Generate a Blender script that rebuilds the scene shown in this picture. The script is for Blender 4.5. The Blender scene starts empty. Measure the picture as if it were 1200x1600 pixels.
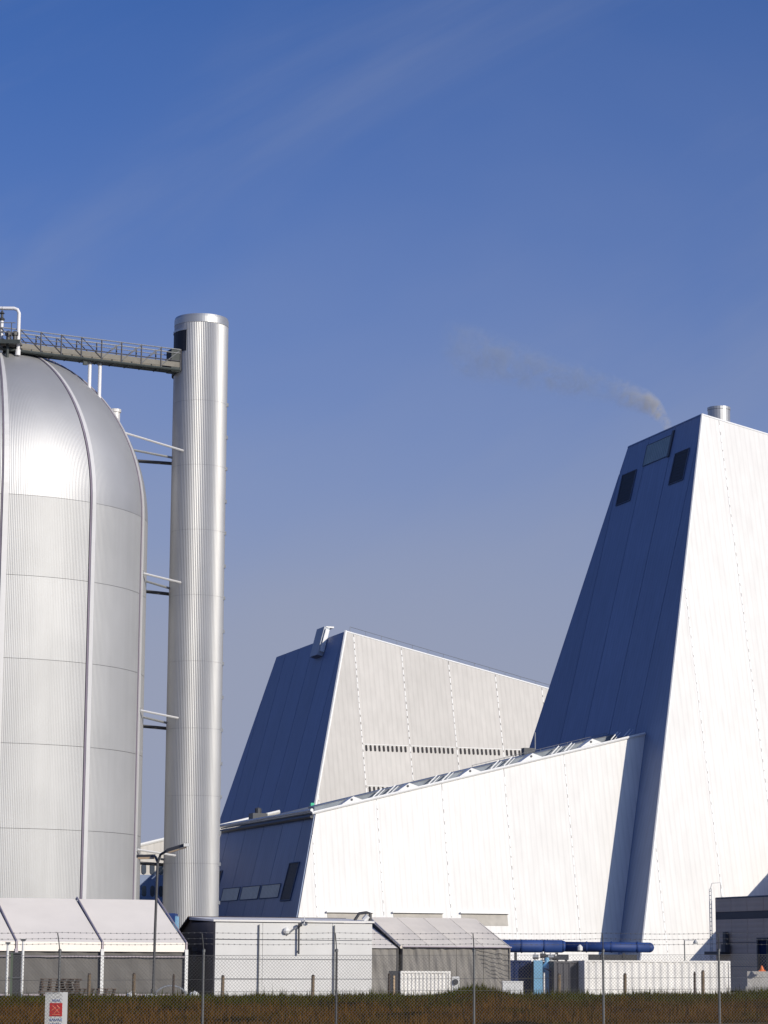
import bpy, math, random
import numpy as np
from mathutils import Vector, Matrix
random.seed(7); np.random.seed(7)
scene = bpy.context.scene
COL = scene.collection
R_ = math.radians

# ------------------------------------------------------------------ camera
CAM = Vector((0, 0, 3.2))
th = math.atan(0.175); roll = 0.006
F = Vector((0, math.cos(th), math.sin(th)))
R0 = Vector((1, 0, 0)); U0 = R0.cross(F)
RR = (R0*math.cos(roll) + U0*math.sin(roll)).normalized()
UU = (U0*math.cos(roll) - R0*math.sin(roll)).normalized()
cam = bpy.data.cameras.new('camera')
cam.sensor_fit = 'VERTICAL'; cam.sensor_height = 36; cam.sensor_width = 27; cam.lens = 90
cam.clip_start = 0.5; cam.clip_end = 30000
camo = bpy.data.objects.new('camera', cam); COL.objects.link(camo)
camo.matrix_world = Matrix((( RR.x, UU.x, -F.x, CAM.x), (RR.y, UU.y, -F.y, CAM.y),
                            (RR.z, UU.z, -F.z, CAM.z), (0, 0, 0, 1)))
scene.camera = camo

# ------------------------------------------------------------------ light
SUN_EL, SUN_AZ = R_(24.0), R_(48.5)         # azimuth measured from straight behind the camera towards the right
SDIR = Vector((math.sin(SUN_AZ)*math.cos(SUN_EL), -math.cos(SUN_AZ)*math.cos(SUN_EL), math.sin(SUN_EL)))
sl = bpy.data.lights.new('sun', 'SUN'); sl.energy = 3.95; sl.angle = R_(0.53); sl.color = (1.0, 0.915, 0.765)
so = bpy.data.objects.new('sun', sl); COL.objects.link(so)
so.rotation_euler = SDIR.to_track_quat('Z', 'Y').to_euler(); so.location = (60, -60, 90)

world = bpy.data.worlds.new('World'); scene.world = world; world.use_nodes = True
nt = world.node_tree; nt.nodes.clear()
def N(t, kind, **k):
    n = t.nodes.new(kind)
    for a, b in k.items(): setattr(n, a, b)
    return n
wo = N(nt, 'ShaderNodeOutputWorld'); bg = N(nt, 'ShaderNodeBackground'); bg.inputs['Strength'].default_value = 0.1
sky = N(nt, 'ShaderNodeTexSky', sky_type='NISHITA', sun_disc=False)
sky.sun_elevation = SUN_EL; sky.sun_rotation = math.pi - SUN_AZ
sky.altitude = 0; sky.air_density = 0.6; sky.dust_density = 1.5; sky.ozone_density = 3.0
# deep blue sky seen through a thin high veil of cirrus that thickens towards the horizon
L = nt.links.new
hs = N(nt, 'ShaderNodeHueSaturation'); hs.inputs['Saturation'].default_value = 1.6
tint = N(nt, 'ShaderNodeMix', data_type='RGBA', blend_type='MULTIPLY'); tint.inputs[0].default_value = 1.0
tint.inputs[7].default_value = (0.66, 0.98, 1.30, 1)
L(sky.outputs[0], hs.inputs['Color']); L(hs.outputs[0], tint.inputs[6])
tc = N(nt, 'ShaderNodeTexCoord')
def wnoise(rot, scl, scale, detail, dist, lo, hi, out0, out1, loc=(0, 0, 0)):
    mr_ = N(nt, 'ShaderNodeMapping'); mr_.inputs['Rotation'].default_value = rot
    mp = N(nt, 'ShaderNodeMapping'); mp.inputs['Scale'].default_value = scl; mp.inputs['Location'].default_value = loc; L(mr_.outputs[0], mp.inputs['Vector'])
    nz = N(nt, 'ShaderNodeTexNoise'); nz.inputs['Scale'].default_value = scale; nz.inputs['Detail'].default_value = detail
    nz.inputs['Roughness'].default_value = 0.55; nz.inputs['Distortion'].default_value = dist
    mr = N(nt, 'ShaderNodeMapRange', interpolation_type='SMOOTHSTEP'); mr.inputs['From Min'].default_value = lo; mr.inputs['From Max'].default_value = hi
    mr.inputs['To Min'].default_value = out0; mr.inputs['To Max'].default_value = out1
    L(tc.outputs['Generated'], mr_.inputs['Vector']); L(mp.outputs[0], nz.inputs['Vector']); L(nz.outputs['Fac'], mr.inputs[0])
    return mr.outputs[0]
soft = wnoise((0.3, 0.1, 0.5), (1, 1, 1.6), 3.2, 4, 0.3, 0.3, 0.7, 0.8, 1.25)
streak = wnoise((0.0, 0.50, 0.0), (1.5, 1.5, 7.0), 1.7, 8, 0.7, 0.44, 0.76, 0.0, 0.26, (1.9, 0.4, 0.5))
def mth(op, a, b=None):
    n = N(nt, 'ShaderNodeMath', operation=op)
    for k, x in enumerate((a, b)):
        if x is None: continue
        if isinstance(x, (int, float)): n.inputs[k].default_value = x
        else: L(x, n.inputs[k])
    return n.outputs[0]
sx = N(nt, 'ShaderNodeSeparateXYZ'); L(tc.outputs['Generated'], sx.inputs[0])
depth = mth('MULTIPLY', mth('DIVIDE', 0.0195, mth('POWER', mth('MAXIMUM', sx.outputs['Z'], 0.03), 2.42)), soft)
depth = mth('ADD', depth, streak)
veil = mth('SUBTRACT', 1.0, mth('EXPONENT', mth('MULTIPLY', depth, -1.0)))
mixc = N(nt, 'ShaderNodeMix', data_type='RGBA'); mixc.inputs[7].default_value = (3.05, 3.42, 4.65, 1)
L(tint.outputs[2], mixc.inputs[6]); L(veil, mixc.inputs[0])
L(mixc.outputs[2], bg.inputs[0]); L(bg.outputs[0], wo.inputs[0])

vs = scene.view_settings
vs.view_transform = 'Standard'; vs.look = 'None'; vs.exposure = 0.0; vs.gamma = 1.0; vs.use_curve_mapping = False
scene.cycles.volume_step_rate = 1.0; scene.cycles.volume_max_steps = 128

# ------------------------------------------------------------------ materials
def mat(name, col, rough=0.6, metal=0.0, var=0.0, vscale=0.3, bump=0.0, bscale=8.0, rib=None, ribvar=0.0, streak=0.0, spec=0.5, tone=0.0):
    """rib = (direction, metres per rib, strength): fine sheet profile as a bump."""
    m = bpy.data.materials.new(name); m.use_nodes = True; t = m.node_tree; b = t.nodes['Principled BSDF']
    b.inputs['Roughness'].default_value = rough; b.inputs['Metallic'].default_value = metal
    b.inputs['Specular IOR Level'].default_value = spec
    b.inputs['Base Color'].default_value = (*col, 1)
    g = N(t, 'ShaderNodeNewGeometry')
    colour = None
    def mul(prev, fac_socket, lo, hi):
        mr = N(t, 'ShaderNodeMapRange'); mr.inputs['From Min'].default_value = 0.3; mr.inputs['From Max'].default_value = 0.7
        mr.inputs['To Min'].default_value = lo; mr.inputs['To Max'].default_value = hi
        t.links.new(fac_socket, mr.inputs[0])
        mx = N(t, 'ShaderNodeMix', data_type='RGBA', blend_type='MULTIPLY'); mx.inputs[0].default_value = 1
        if prev is None: mx.inputs[6].default_value = (*col, 1)
        else: t.links.new(prev, mx.inputs[6])
        t.links.new(mr.outputs[0], mx.inputs[7])
        return mx.outputs[2]
    if var:
        n = N(t, 'ShaderNodeTexNoise'); n.inputs['Scale'].default_value = vscale; n.inputs['Detail'].default_value = 5
        t.links.new(g.outputs['Position'], n.inputs['Vector']); colour = mul(colour, n.outputs['Fac'], 1-var, 1+var*0.4)
    if streak:
        mpp = N(t, 'ShaderNodeMapping'); mpp.inputs['Scale'].default_value = (1, 1, 0.04)
        n = N(t, 'ShaderNodeTexNoise'); n.inputs['Scale'].default_value = 0.6; n.inputs['Detail'].default_value = 6
        t.links.new(g.outputs['Position'], mpp.inputs[0]); t.links.new(mpp.outputs[0], n.inputs['Vector'])
        colour = mul(colour, n.outputs['Fac'], 1-streak, 1.0)
    if tone:
        oi = N(t, 'ShaderNodeObjectInfo'); mr = N(t, 'ShaderNodeMapRange'); mr.inputs['To Min'].default_value = 1-tone; mr.inputs['To Max'].default_value = 1+tone*.3
        t.links.new(oi.outputs['Random'], mr.inputs[0])
        mx = N(t, 'ShaderNodeMix', data_type='RGBA', blend_type='MULTIPLY'); mx.inputs[0].default_value = 1
        if colour is None: mx.inputs[6].default_value = (*col, 1)
        else: t.links.new(colour, mx.inputs[6])
        t.links.new(mr.outputs[0], mx.inputs[7]); colour = mx.outputs[2]
    height = None
    if rib:
        d, per, st = rib
        vm = N(t, 'ShaderNodeVectorMath', operation='DOT_PRODUCT'); vm.inputs[1].default_value = d
        t.links.new(g.outputs['Position'], vm.inputs[0])
        ml = N(t, 'ShaderNodeMath', operation='MULTIPLY'); ml.inputs[1].default_value = 2*math.pi/per
        sn = N(t, 'ShaderNodeMath', operation='SINE')
        t.links.new(vm.outputs['Value'], ml.inputs[0]); t.links.new(ml.outputs[0], sn.inputs[0])
        if ribvar:
            mr = N(t, 'ShaderNodeMapRange'); mr.inputs['From Min'].default_value = -0.2; mr.inputs['From Max'].default_value = -1
            mr.inputs['To Min'].default_value = 1; mr.inputs['To Max'].default_value = 1-ribvar
            t.links.new(sn.outputs[0], mr.inputs[0])
            mx = N(t, 'ShaderNodeMix', data_type='RGBA', blend_type='MULTIPLY'); mx.inputs[0].default_value = 1
            if colour is None: mx.inputs[6].default_value = (*col, 1)
            else: t.links.new(colour, mx.inputs[6])
            t.links.new(mr.outputs[0], mx.inputs[7]); colour = mx.outputs[2]
        if st:
            bp = N(t, 'ShaderNodeBump'); bp.inputs['Strength'].default_value = st; bp.inputs['Distance'].default_value = 0.1
            t.links.new(sn.outputs[0], bp.inputs['Height']); t.links.new(bp.outputs[0], b.inputs['Normal'])
    elif bump:
        n = N(t, 'ShaderNodeTexNoise'); n.inputs['Scale'].default_value = bscale; n.inputs['Detail'].default_value = 6
        t.links.new(g.outputs['Position'], n.inputs['Vector'])
        bp = N(t, 'ShaderNodeBump'); bp.inputs['Strength'].default_value = bump; bp.inputs['Distance'].default_value = 0.2
        t.links.new(n.outputs['Fac'], bp.inputs['Height']); t.links.new(bp.outputs[0], b.inputs['Normal'])
    if colour is not None: t.links.new(colour, b.inputs['Base Color'])
    return m

A = 0.33337639
u = Vector((-math.sin(A), math.cos(A), 0)); v = Vector((math.cos(A), math.sin(A), 0)); Z = Vector((0, 0, 1))
vt, ut = tuple(v), tuple(u)

M = {}
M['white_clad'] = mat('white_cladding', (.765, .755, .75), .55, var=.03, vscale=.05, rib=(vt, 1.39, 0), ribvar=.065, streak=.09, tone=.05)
M['cream_clad'] = mat('cream_cladding', (.60, .575, .55), .6, var=.05, vscale=.05, rib=(vt, 1.85, 0), ribvar=.08, streak=.10, tone=.06)
M['shade_clad'] = mat('shaded_cladding', (.18, .255, .44), .5, var=.06, vscale=.05, rib=(ut, 1.7, 0), ribvar=.08, streak=.12, tone=.14)  # side faces: their shade is put into the dark blue colour
M['core_pale'] = mat('pale_liner', (.62, .62, .62), .7)
M['core'] = mat('grey_steel_core', (.07, .085, .13), .8, var=.1)
M['seam'] = mat('seam_batten_white', (.8, .8, .8), .5, var=.05)
M['seam_dark'] = mat('seam_batten_dark', (.10, .13, .2), .6, var=.05)
M['roof'] = mat('roof_membrane_grey', (.23, .25, .28), .8, var=.2, vscale=.3)
M['louvre_dark'] = mat('dark_louvre', (.010, .012, .022), .6, var=.2, vscale=1)
M['louvre_pale'] = mat('pale_louvre', (.62, .66, .62), .5, var=.1, vscale=.4, rib=(ut, 1.2, .6), ribvar=.35)
M['louvre_green'] = mat('grey_green_louvre', (.25, .34, .36), .5, var=.1, vscale=.4, rib=(ut, 1.2, .6), ribvar=.2)
M['beige_panel'] = mat('beige_recess_panel', (.47, .44, .40), .7, var=.15, vscale=.6, streak=.1)
M['pale_grey'] = mat('pale_grey_sheet', (.42, .45, .50), .5, var=.1)
M['glass'] = mat('dark_window_glass', (.03, .035, .045), .15, spec=.8, var=.2, vscale=.5)
M['slot'] = mat('slot_window_dark', (.03, .028, .032), .6, spec=.2)
M['alu'] = mat('aluminium_sheet', (.50, .50, .505), .58, metal=.55, tone=.05, var=.06, vscale=.09, streak=.07)
M['alu_dome'] = mat('aluminium_dome_sheet', (.47, .47, .48), .55, metal=.68, var=.07, vscale=.1)
M['alu_rib'] = mat('aluminium_rib', (.66, .65, .65), .5, metal=.3, var=.04)
M['dark_groove'] = mat('dark_joint', (.22, .19, .24), .7, var=.1)
M['chim'] = mat('chimney_sheet', (.445, .445, .455), .48, metal=.55, var=.05, vscale=.12, streak=.10)
M['chim_cap'] = mat('chimney_cap_steel', (.50, .50, .50), .45, metal=.7, var=.06)
M['galv'] = mat('galvanised_steel', (.42, .43, .44), .5, metal=.6, var=.15, vscale=3)
M['bridge'] = mat('bridge_steel', (.10, .10, .115), .6, metal=.3, var=.25, vscale=1)
M['bridge_dark'] = mat('bridge_underside', (.045, .055, .055), .7, var=.2, vscale=1)
M['bridge_tan'] = mat('bridge_wall_panel', (.20, .185, .16), .7, var=.2, vscale=.6)
M['white_pipe'] = mat('white_painted_pipe', (.78, .77, .79), .4, var=.04)
M['tent_roof'] = mat('tent_roof_pvc', (.88, .815, .735), .55, var=.05, vscale=.35)
M['tent_wall'] = mat('tent_wall_grey', (.135, .127, .120), .8, var=.1, vscale=.5)
M['tent_wall_w'] = mat('tent_wall_warm_grey', (.23, .215, .198), .8, var=.12, vscale=.5)
M['tent_roof_g'] = mat('tent_roof_grey', (.80, .73, .64), .7, var=.08, vscale=.5)
M['tent_frame'] = mat('tent_frame_alu', (.42, .37, .41), .5, metal=.3, var=.1)
M['shed_panel'] = mat('shed_white_panel', (.62, .615, .61), .5, var=.05, vscale=.4, streak=.05)
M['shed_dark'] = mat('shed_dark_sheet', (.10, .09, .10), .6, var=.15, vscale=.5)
M['shed_roof'] = mat('shed_roof_white', (.72, .70, .68), .5, var=.06)
M['pole_grey'] = mat('pole_paint_grey', (.16, .165, .17), .5, metal=.3, var=.15, vscale=2)
M['pole_dark'] = mat('pole_dark', (.06, .06, .065), .5, var=.15, vscale=2)
M['cont_white'] = mat('container_white', (.80, .78, .75), .55, var=.12, vscale=.8, streak=.12)
M['cont_grey'] = mat('container_dark_grey', (.06, .058, .07), .6, var=.15, vscale=.8)
M['cont_navy'] = mat('container_navy', (.008, .02, .08), .75, spec=.2, var=.15, vscale=.8)
M['light_blue'] = mat('light_blue_paint', (.20, .42, .62), .5, var=.1, vscale=.8)
M['pipe_blue'] = mat('pipe_blue_paint', (.012, .045, .19), .62, var=.25, vscale=.7)
M['dk_clad'] = mat('dark_grey_cladding', (.72, .55, .42), .6, var=.08, vscale=.3, rib=((0, 0, 1), .6, .08), ribvar=.05)
M['dk_band'] = mat('charcoal_band', (.055, .06, .075), .5, var=.1)
M['concrete'] = mat('concrete', (.34, .33, .32), .85, var=.2, vscale=1.2, bump=.4, bscale=6)
M['wood'] = mat('weathered_wood', (.20, .145, .095), .85, var=.35, vscale=3, bump=.4, bscale=20)
M['pallet_wood'] = mat('pallet_wood', (.135, .078, .045), .9, var=.35, vscale=3, tone=.3)
M['wood_dk'] = mat('dark_wood', (.07, .05, .04), .85, var=.35, vscale=3)
M['orange'] = mat('orange_plastic', (.75, .16, .03), .5, var=.08)
M['white_plastic'] = mat('white_plastic', (.72, .72, .71), .5, var=.08, vscale=2)
M['lamp_cream'] = mat('lamp_diffuser', (.58, .42, .26), .4, var=.1)
M['sign_white'] = mat('sign_white', (.62, .62, .61), .5, var=.06, vscale=6)
M['sign_red'] = mat('sign_red', (.50, .025, .025), .5, var=.06)
M['sign_orange'] = mat('sign_orange', (.75, .22, .12), .5, var=.06)
M['sign_blue'] = mat('sign_blue', (.10, .16, .38), .5, var=.06)
M['wire'] = mat('fence_wire', (.13, .13, .135), .6, metal=.2, var=.2, vscale=4)
M['gravel'] = mat('gravel_yard', (.24, .22, .20), .9, var=.3, vscale=2, bump=.5, bscale=6)
M['asphalt'] = mat('asphalt', (.055, .055, .055), .9, var=.2, vscale=2, bump=.3, bscale=20)

def soil_material():
    m = bpy.data.materials.new('rough_grass_soil'); m.use_nodes = True; t = m.node_tree; b = t.nodes['Principled BSDF']
    b.inputs['Roughness'].default_value = .95; b.inputs['Specular IOR Level'].default_value = .0
    g = N(t, 'ShaderNodeNewGeometry')
    n = N(t, 'ShaderNodeTexNoise'); n.inputs['Scale'].default_value = .45; n.inputs['Detail'].default_value = 9; n.inputs['Roughness'].default_value = .7
    r = N(t, 'ShaderNodeValToRGB'); e = r.color_ramp.elements
    e[0].position = .35; e[0].color = (.016, .011, .002, 1); e[1].position = .7; e[1].color = (.058, .028, .006, 1)
    x = e.new(.52); x.color = (.022, .014, .002, 1)
    t.links.new(g.outputs['Position'], n.inputs['Vector']); t.links.new(n.outputs['Fac'], r.inputs[0]); t.links.new(r.outputs[0], b.inputs['Base Color'])
    n2 = N(t, 'ShaderNodeTexNoise'); n2.inputs['Scale'].default_value = 5; n2.inputs['Detail'].default_value = 8
    bp = N(t, 'ShaderNodeBump'); bp.inputs['Strength'].default_value = .8; bp.inputs['Distance'].default_value = .15
    t.links.new(g.outputs['Position'], n2.inputs['Vector']); t.links.new(n2.outputs['Fac'], bp.inputs['Height']); t.links.new(bp.outputs[0], b.inputs['Normal'])
    return m
M['soil'] = soil_material()

# ------------------------------------------------------------------ helpers
def world_loc(o):
    p = Vector((0, 0, 0))
    while o is not None:
        p += o.location; o = o.parent
    return p

class MB:
    def __init__(s): s.v = []; s.f = []
    def add(s, vs_, fs):
        b = len(s.v); s.v += [Vector(p) for p in vs_]; s.f += [tuple(b+i for i in f) for f in fs]; return s
    def hexa(s, p):           # p: 8 points, bottom 4 ccw then top 4
        return s.add(p, [(3, 2, 1, 0), (4, 5, 6, 7), (0, 1, 5, 4), (1, 2, 6, 5), (2, 3, 7, 6), (3, 0, 4, 7)])
    def box(s, c, sz, ax=None):
        a, b, c3 = ax or (Vector((1, 0, 0)), Vector((0, 1, 0)), Z); c = Vector(c)
        P = []
        for dz in (-.5, .5):
            for dx, dy in ((-.5, -.5), (.5, -.5), (.5, .5), (-.5, .5)):
                P.append(c + a*dx*sz[0] + b*dy*sz[1] + c3*dz*sz[2])
        return s.hexa(P)
    def prism(s, poly, d):    # poly list of 3D pts, extruded by vector d
        n = len(poly); P = [Vector(p) for p in poly] + [Vector(p)+d for p in poly]
        fs = [tuple(range(n-1, -1, -1)), tuple(range(n, 2*n))]
        for i in range(n): j = (i+1) % n; fs.append((i, j, n+j, n+i))
        return s.add(P, fs)
    def tube(s, p, q, r, n=8, r2=None, cap=True):
        p, q = Vector(p), Vector(q); d = (q-p).normalized()
        a = d.cross(Z) if abs(d.z) < .95 else d.cross(Vector((1, 0, 0))); a.normalize(); b = d.cross(a)
        r2 = r if r2 is None else r2; P = []
        for c, rr in ((p, r), (q, r2)):
            for i in range(n):
                t = 2*math.pi*i/n; P.append(c + a*math.cos(t)*rr + b*math.sin(t)*rr)
        fs = [(i, (i+1) % n, n+(i+1) % n, n+i) for i in range(n)]
        if cap: fs += [tuple(range(n-1, -1, -1)), tuple(range(n, 2*n))]
        return s.add(P, fs)
    def path(s, pts, r, n=6):
        pts = [Vector(p) for p in pts]; P = []; k = len(pts); prev = None
        for i, c in enumerate(pts):
            d = (pts[min(i+1, k-1)] - pts[max(i-1, 0)]).normalized()
            if prev is None: a = d.cross(Z) if abs(d.z) < .95 else d.cross(Vector((1, 0, 0)))
            else: a = prev - d*prev.dot(d)
            a.normalize(); prev = a; b = d.cross(a)
            for j in range(n): t = 2*math.pi*j/n; P.append(c + a*math.cos(t)*r + b*math.sin(t)*r)
        fs = []
        for i in range(k-1):
            for j in range(n): j2 = (j+1) % n; fs.append((i*n+j, i*n+j2, (i+1)*n+j2, (i+1)*n+j))
        fs += [tuple(range(n-1, -1, -1)), tuple(range((k-1)*n, k*n))]
        return s.add(P, fs)
    def lathe(s, c, prof, n=32, a0=0, a1=2*math.pi, closed=True):
        c = Vector(c); P = []; k = len(prof); m = n if closed else n+1
        for i in range(m):
            t = a0 + (a1-a0)*i/n
            for r, z in prof: P.append(c + Vector((math.sin(t)*r, -math.cos(t)*r, z)))
        fs = []
        for i in range(n):
            i2 = (i+1) % m
            for j in range(k-1): fs.append((i*k+j, i2*k+j, i2*k+j+1, i*k+j+1))
        return s.add(P, fs)
    def build(s, name, m, parent=None, kind=None, label=None, smooth=False, cat=None, group=None):
        off = world_loc(parent) if parent is not None else Vector((0, 0, 0))
        me = bpy.data.meshes.new(name)
        me.from_pydata([tuple(p-off) for p in s.v], [], s.f); me.materials.append(M[m] if isinstance(m, str) else m)
        if smooth: me.polygons.foreach_set('use_smooth', [True]*len(me.polygons))
        me.update()
        o = bpy.data.objects.new(name, me); COL.objects.link(o)
        if parent is not None: o.parent = parent
        if kind: o['kind'] = kind
        if label: o['label'] = label
        if cat: o['category'] = cat
        if group: o['group'] = group
        return o

def thing(name, label, cat, loc, group=None):
    o = bpy.data.objects.new(name, None); COL.objects.link(o); o.location = loc
    o.empty_display_size = .5
    o['label'] = label; o['category'] = cat
    if group: o['group'] = group
    return o

def copy_tree(o, parent=None):
    c = o.copy(); COL.objects.link(c); c.parent = parent
    for ch in list(o.children): copy_tree(ch, c)
    return c

def clip(poly, axis, val, keep_less):
    out = []; n = len(poly)
    ins = lambda p: (p[axis] <= val) if keep_less else (p[axis] >= val)
    for i in range(n):
        p, q = poly[i], poly[(i+1) % n]
        if ins(p): out.append(p)
        if ins(p) != ins(q):
            t = (val-p[axis])/(q[axis]-p[axis]); out.append((p[0]+t*(q[0]-p[0]), p[1]+t*(q[1]-p[1])))
    return out

class Face:
    """battered facade plane: P(t, z, off)"""
    def __init__(s, K, d, back, b):     # d along, back = horizontal inward direction, b batter
        s.K, s.d, s.back, s.b = Vector(K), d, back, b
        s.n = (-back + b*Z).normalized()
    def P(s, t, z, off=0): return s.K + s.d*t + (Z + s.back*s.b)*z + s.n*off
    def slab(s, poly, o0, o1, mb=None):
        mb = mb or MB(); return mb.prism([s.P(t, z, o0) for t, z in poly], s.n*(o1-o0))
    def rect(s, t0, t1, z0, z1, o0, o1, mb=None): return s.slab([(t0, z0), (t1, z0), (t1, z1), (t0, z1)], o0, o1, mb)

def panels(face, poly, seams, m, parent, gap=.06, o0=.02, o1=.32, name='facade_panel', z_seams=(), batten=None):
    ts = [p[0] for p in poly]; lo, hi = min(ts)-1, max(ts)+1
    cuts = [lo] + [s_ for s_ in seams if lo < s_ < hi] + [hi]
    zc = [-5] + list(z_seams) + [999]
    for a, b in zip(cuts[:-1], cuts[1:]):
        q0 = clip(clip(poly, 0, a+gap, False), 0, b-gap, True)
        for za, zb in zip(zc[:-1], zc[1:]):
            q = clip(clip(q0, 1, za+.05, False), 1, zb-.05, True) if q0 else []
            if len(q) < 3: continue
            face.slab(q, o0, o1).build(name, m, parent)
    if batten:       # stitched cover strip: short clips along every seam
        mb = MB()
        for s_ in cuts[1:-1]:
            col = clip(clip(poly, 0, s_-.05, False), 0, s_+.05, True)
            if len(col) < 3: continue
            z0, z1 = min(p[1] for p in col), max(p[1] for p in col)
            z = z0+1
            while z < z1-2:
                face.rect(s_-.15, s_+.15, z, z+1.9, .03, .38, mb); z += random.uniform(2.2, 2.9)
        if mb.v: mb.build('seam_clips', batten, parent, kind='stuff')

# ------------------------------------------------------------------ ground
def ground_z(x, y):
    # grass bank with its crest about 100 m off, yard beyond at z = 0
    px = 600 + 4000*x/100
    crest = 3.2 - (63.5 - (px/1200)*13 - 5.0*math.exp(-((px-748)/40.0)**2)*2.4 - max(0, px-1140)*.05)*100/4000.0
    crest = min(crest, 2.1)
    crest = max(crest, 1.2)
    if y < 54: return 1.6 + (0.9-1.6)*max(0, min(1, (y-5)/49))
    if y < 100:
        t = (y-54)/46; return .9 + (crest-.9)*(t*t*(3-2*t)*.55+t*.45)
    if y < 122:
        t = (y-100)/22; return crest*(1-t*t*(3-2*t))
    return 0
ys = list(np.arange(-60, 50, 10)) + list(np.arange(50, 126, 1.0)) + [130, 140, 160, 200, 260, 350, 500, 800, 1300, 2500, 6000, 14000]
xs = [-14000, -4000, -1200, -400, -150, -80] + list(np.arange(-50, 51, 1.0)) + [80, 150, 400, 1200, 4000, 14000]
gm = MB(); W = len(xs)
for y in ys:
    for x in xs:
        z = ground_z(x, y)
        if 54 < y < 118 and -50 <= x <= 50: z += .05*math.sin(x*.9+y*.31)+.05*math.sin(x*.37-y*.6)+random.uniform(-.03, .03)
        gm.v.append(Vector((x, y, z)))
for j in range(len(ys)-1):
    for i in range(W-1): gm.f.append((j*W+i, j*W+i+1, (j+1)*W+i+1, (j+1)*W+i))
gm.build('ground', 'soil', kind='structure', smooth=True)
MB().box((0, 205, .004), (260, 150, .004)).build('gravel_yard', 'gravel', kind='structure')
MB().box((0, 480, .012), (700, 380, .004)).build('asphalt_yard', 'asphalt', kind='structure')

def grass():
    n = 200000
    y = np.random.uniform(74, 102.5, n); x = np.random.uniform(-1, 1, n)*(y*.2+3)
    clump = np.sin(x*1.3+y*.7)*np.sin(x*.41-y*1.1)+np.random.normal(0, .5, n)
    hgt = np.random.gamma(3.0, .035, n)*np.clip(1+.55*clump, .3, 2.2)+.03
    z = np.array([ground_z(a, b) for a, b in zip(x, y)]) - .03
    ang = np.random.uniform(0, math.pi, n); w = np.random.uniform(.012, .03, n)
    lx = np.random.normal(0, .05, n); ly = np.random.normal(0, .05, n)
    V = np.zeros((n, 3, 3))
    V[:, 0] = np.stack([x-w*np.cos(ang), y-w*np.sin(ang), z], 1); V[:, 1] = np.stack([x+w*np.cos(ang), y+w*np.sin(ang), z], 1)
    V[:, 2] = np.stack([x+lx, y+ly, z+hgt], 1)
    me = bpy.data.meshes.new('grass'); me.vertices.add(n*3); me.loops.add(n*3); me.polygons.add(n)
    me.vertices.foreach_set('co', V.ravel()); me.loops.foreach_set('vertex_index', np.arange(n*3))
    me.polygons.foreach_set('loop_start', np.arange(n)*3); me.polygons.foreach_set('loop_total', np.full(n, 3))
    m = bpy.data.materials.new('grass_blades'); m.use_nodes = True; t = m.node_tree; b = t.nodes['Principled BSDF']
    b.inputs['Roughness'].default_value = .9; b.inputs['Specular IOR Level'].default_value = .0
    g = N(t, 'ShaderNodeNewGeometry'); nn = N(t, 'ShaderNodeTexNoise'); nn.inputs['Scale'].default_value = .5; nn.inputs['Detail'].default_value = 6
    sx = N(t, 'ShaderNodeSeparateXYZ'); mr = N(t, 'ShaderNodeMapRange'); mr.inputs['From Min'].default_value = 84; mr.inputs['From Max'].default_value = 99
    mr.inputs['To Min'].default_value = -.22; mr.inputs['To Max'].default_value = .14
    ad = N(t, 'ShaderNodeMath', operation='ADD'); r = N(t, 'ShaderNodeValToRGB'); e = r.color_ramp.elements
    e[0].position = .28; e[0].color = (.095, .046, .009, 1); e[1].position = .66; e[1].color = (.048, .052, .004, 1)
    k = e.new(.47); k.color = (.045, .034, .003, 1)
    t.links.new(g.outputs['Position'], nn.inputs['Vector']); t.links.new(g.outputs['Position'], sx.inputs[0]); t.links.new(sx.outputs['Y'], mr.inputs[0])
    t.links.new(nn.outputs['Fac'], ad.inputs[0]); t.links.new(mr.outputs[0], ad.inputs[1]); t.links.new(ad.outputs[0], r.inputs[0]); t.links.new(r.outputs[0], b.inputs['Base Color'])
    me.materials.append(m); me.update(); me.validate()
    o = bpy.data.objects.new('grass', me); COL.objects.link(o)
    o['kind'] = 'stuff'; o['label'] = 'rough olive and brown grass on the bank in front of the yard'; o['category'] = 'grass'
grass()

# ------------------------------------------------------------------ battered towers
def frustum(K, H, bd, bf, bb, L1, s, L2, brr=.25):
    """K foot of the near corner; returns core MB + faces + polygons"""
    front = Face(K, v, u, bf); dark = Face(K, u, v, bd)
    T = front.P(bd*H, H)
    T2 = T + u*L1
    fr_t = bd*H + L2; fr_z = H - s*L2
    TR = front.P(fr_t, fr_z)
    z2 = T2.z
    t_rear = bf*H + L1                       # u coordinate of rear top (dark face coordinates)
    dark_poly = [(0, 0), (t_rear + bb*H, 0), (t_rear, H), (bf*H, H)]
    front_poly = [(0, 0), (fr_t + brr*fr_z, 0), (fr_t, fr_z), (bd*H, H)]
    B0 = Vector(K); B1 = front.P(fr_t + brr*fr_z, 0)
    L1b = t_rear + bb*H
    B2 = B1 + u*L1b; B3 = B0 + u*L1b
    TR2 = TR + u*L1*(1+.0)
    core = MB().hexa([B0, B1, B2, B3, T, TR, TR2, T2])
    return core, front, dark, front_poly, dark_poly

# --- right tower
K1 = Vector((61.43, 620, 0)); H1 = 145.85
tw = thing('power_station_tower', 'tall white sloping tower at the right with dark blue shaded side and two dark openings', 'building', tuple(K1))
core, f1, d1, fp, dp = frustum(K1, H1, .2447, .2307, .29, 46.5, .2226, 62)
core.build('wall', 'core', tw)
panels(f1, fp, [8, 24.4, 40.2, 56, 72, 88, 104], 'white_clad', tw, batten='seam')
panels(d1, dp, [32.4, 49, 65.6, 82.2], 'shade_clad', tw, gap=.13)
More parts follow.
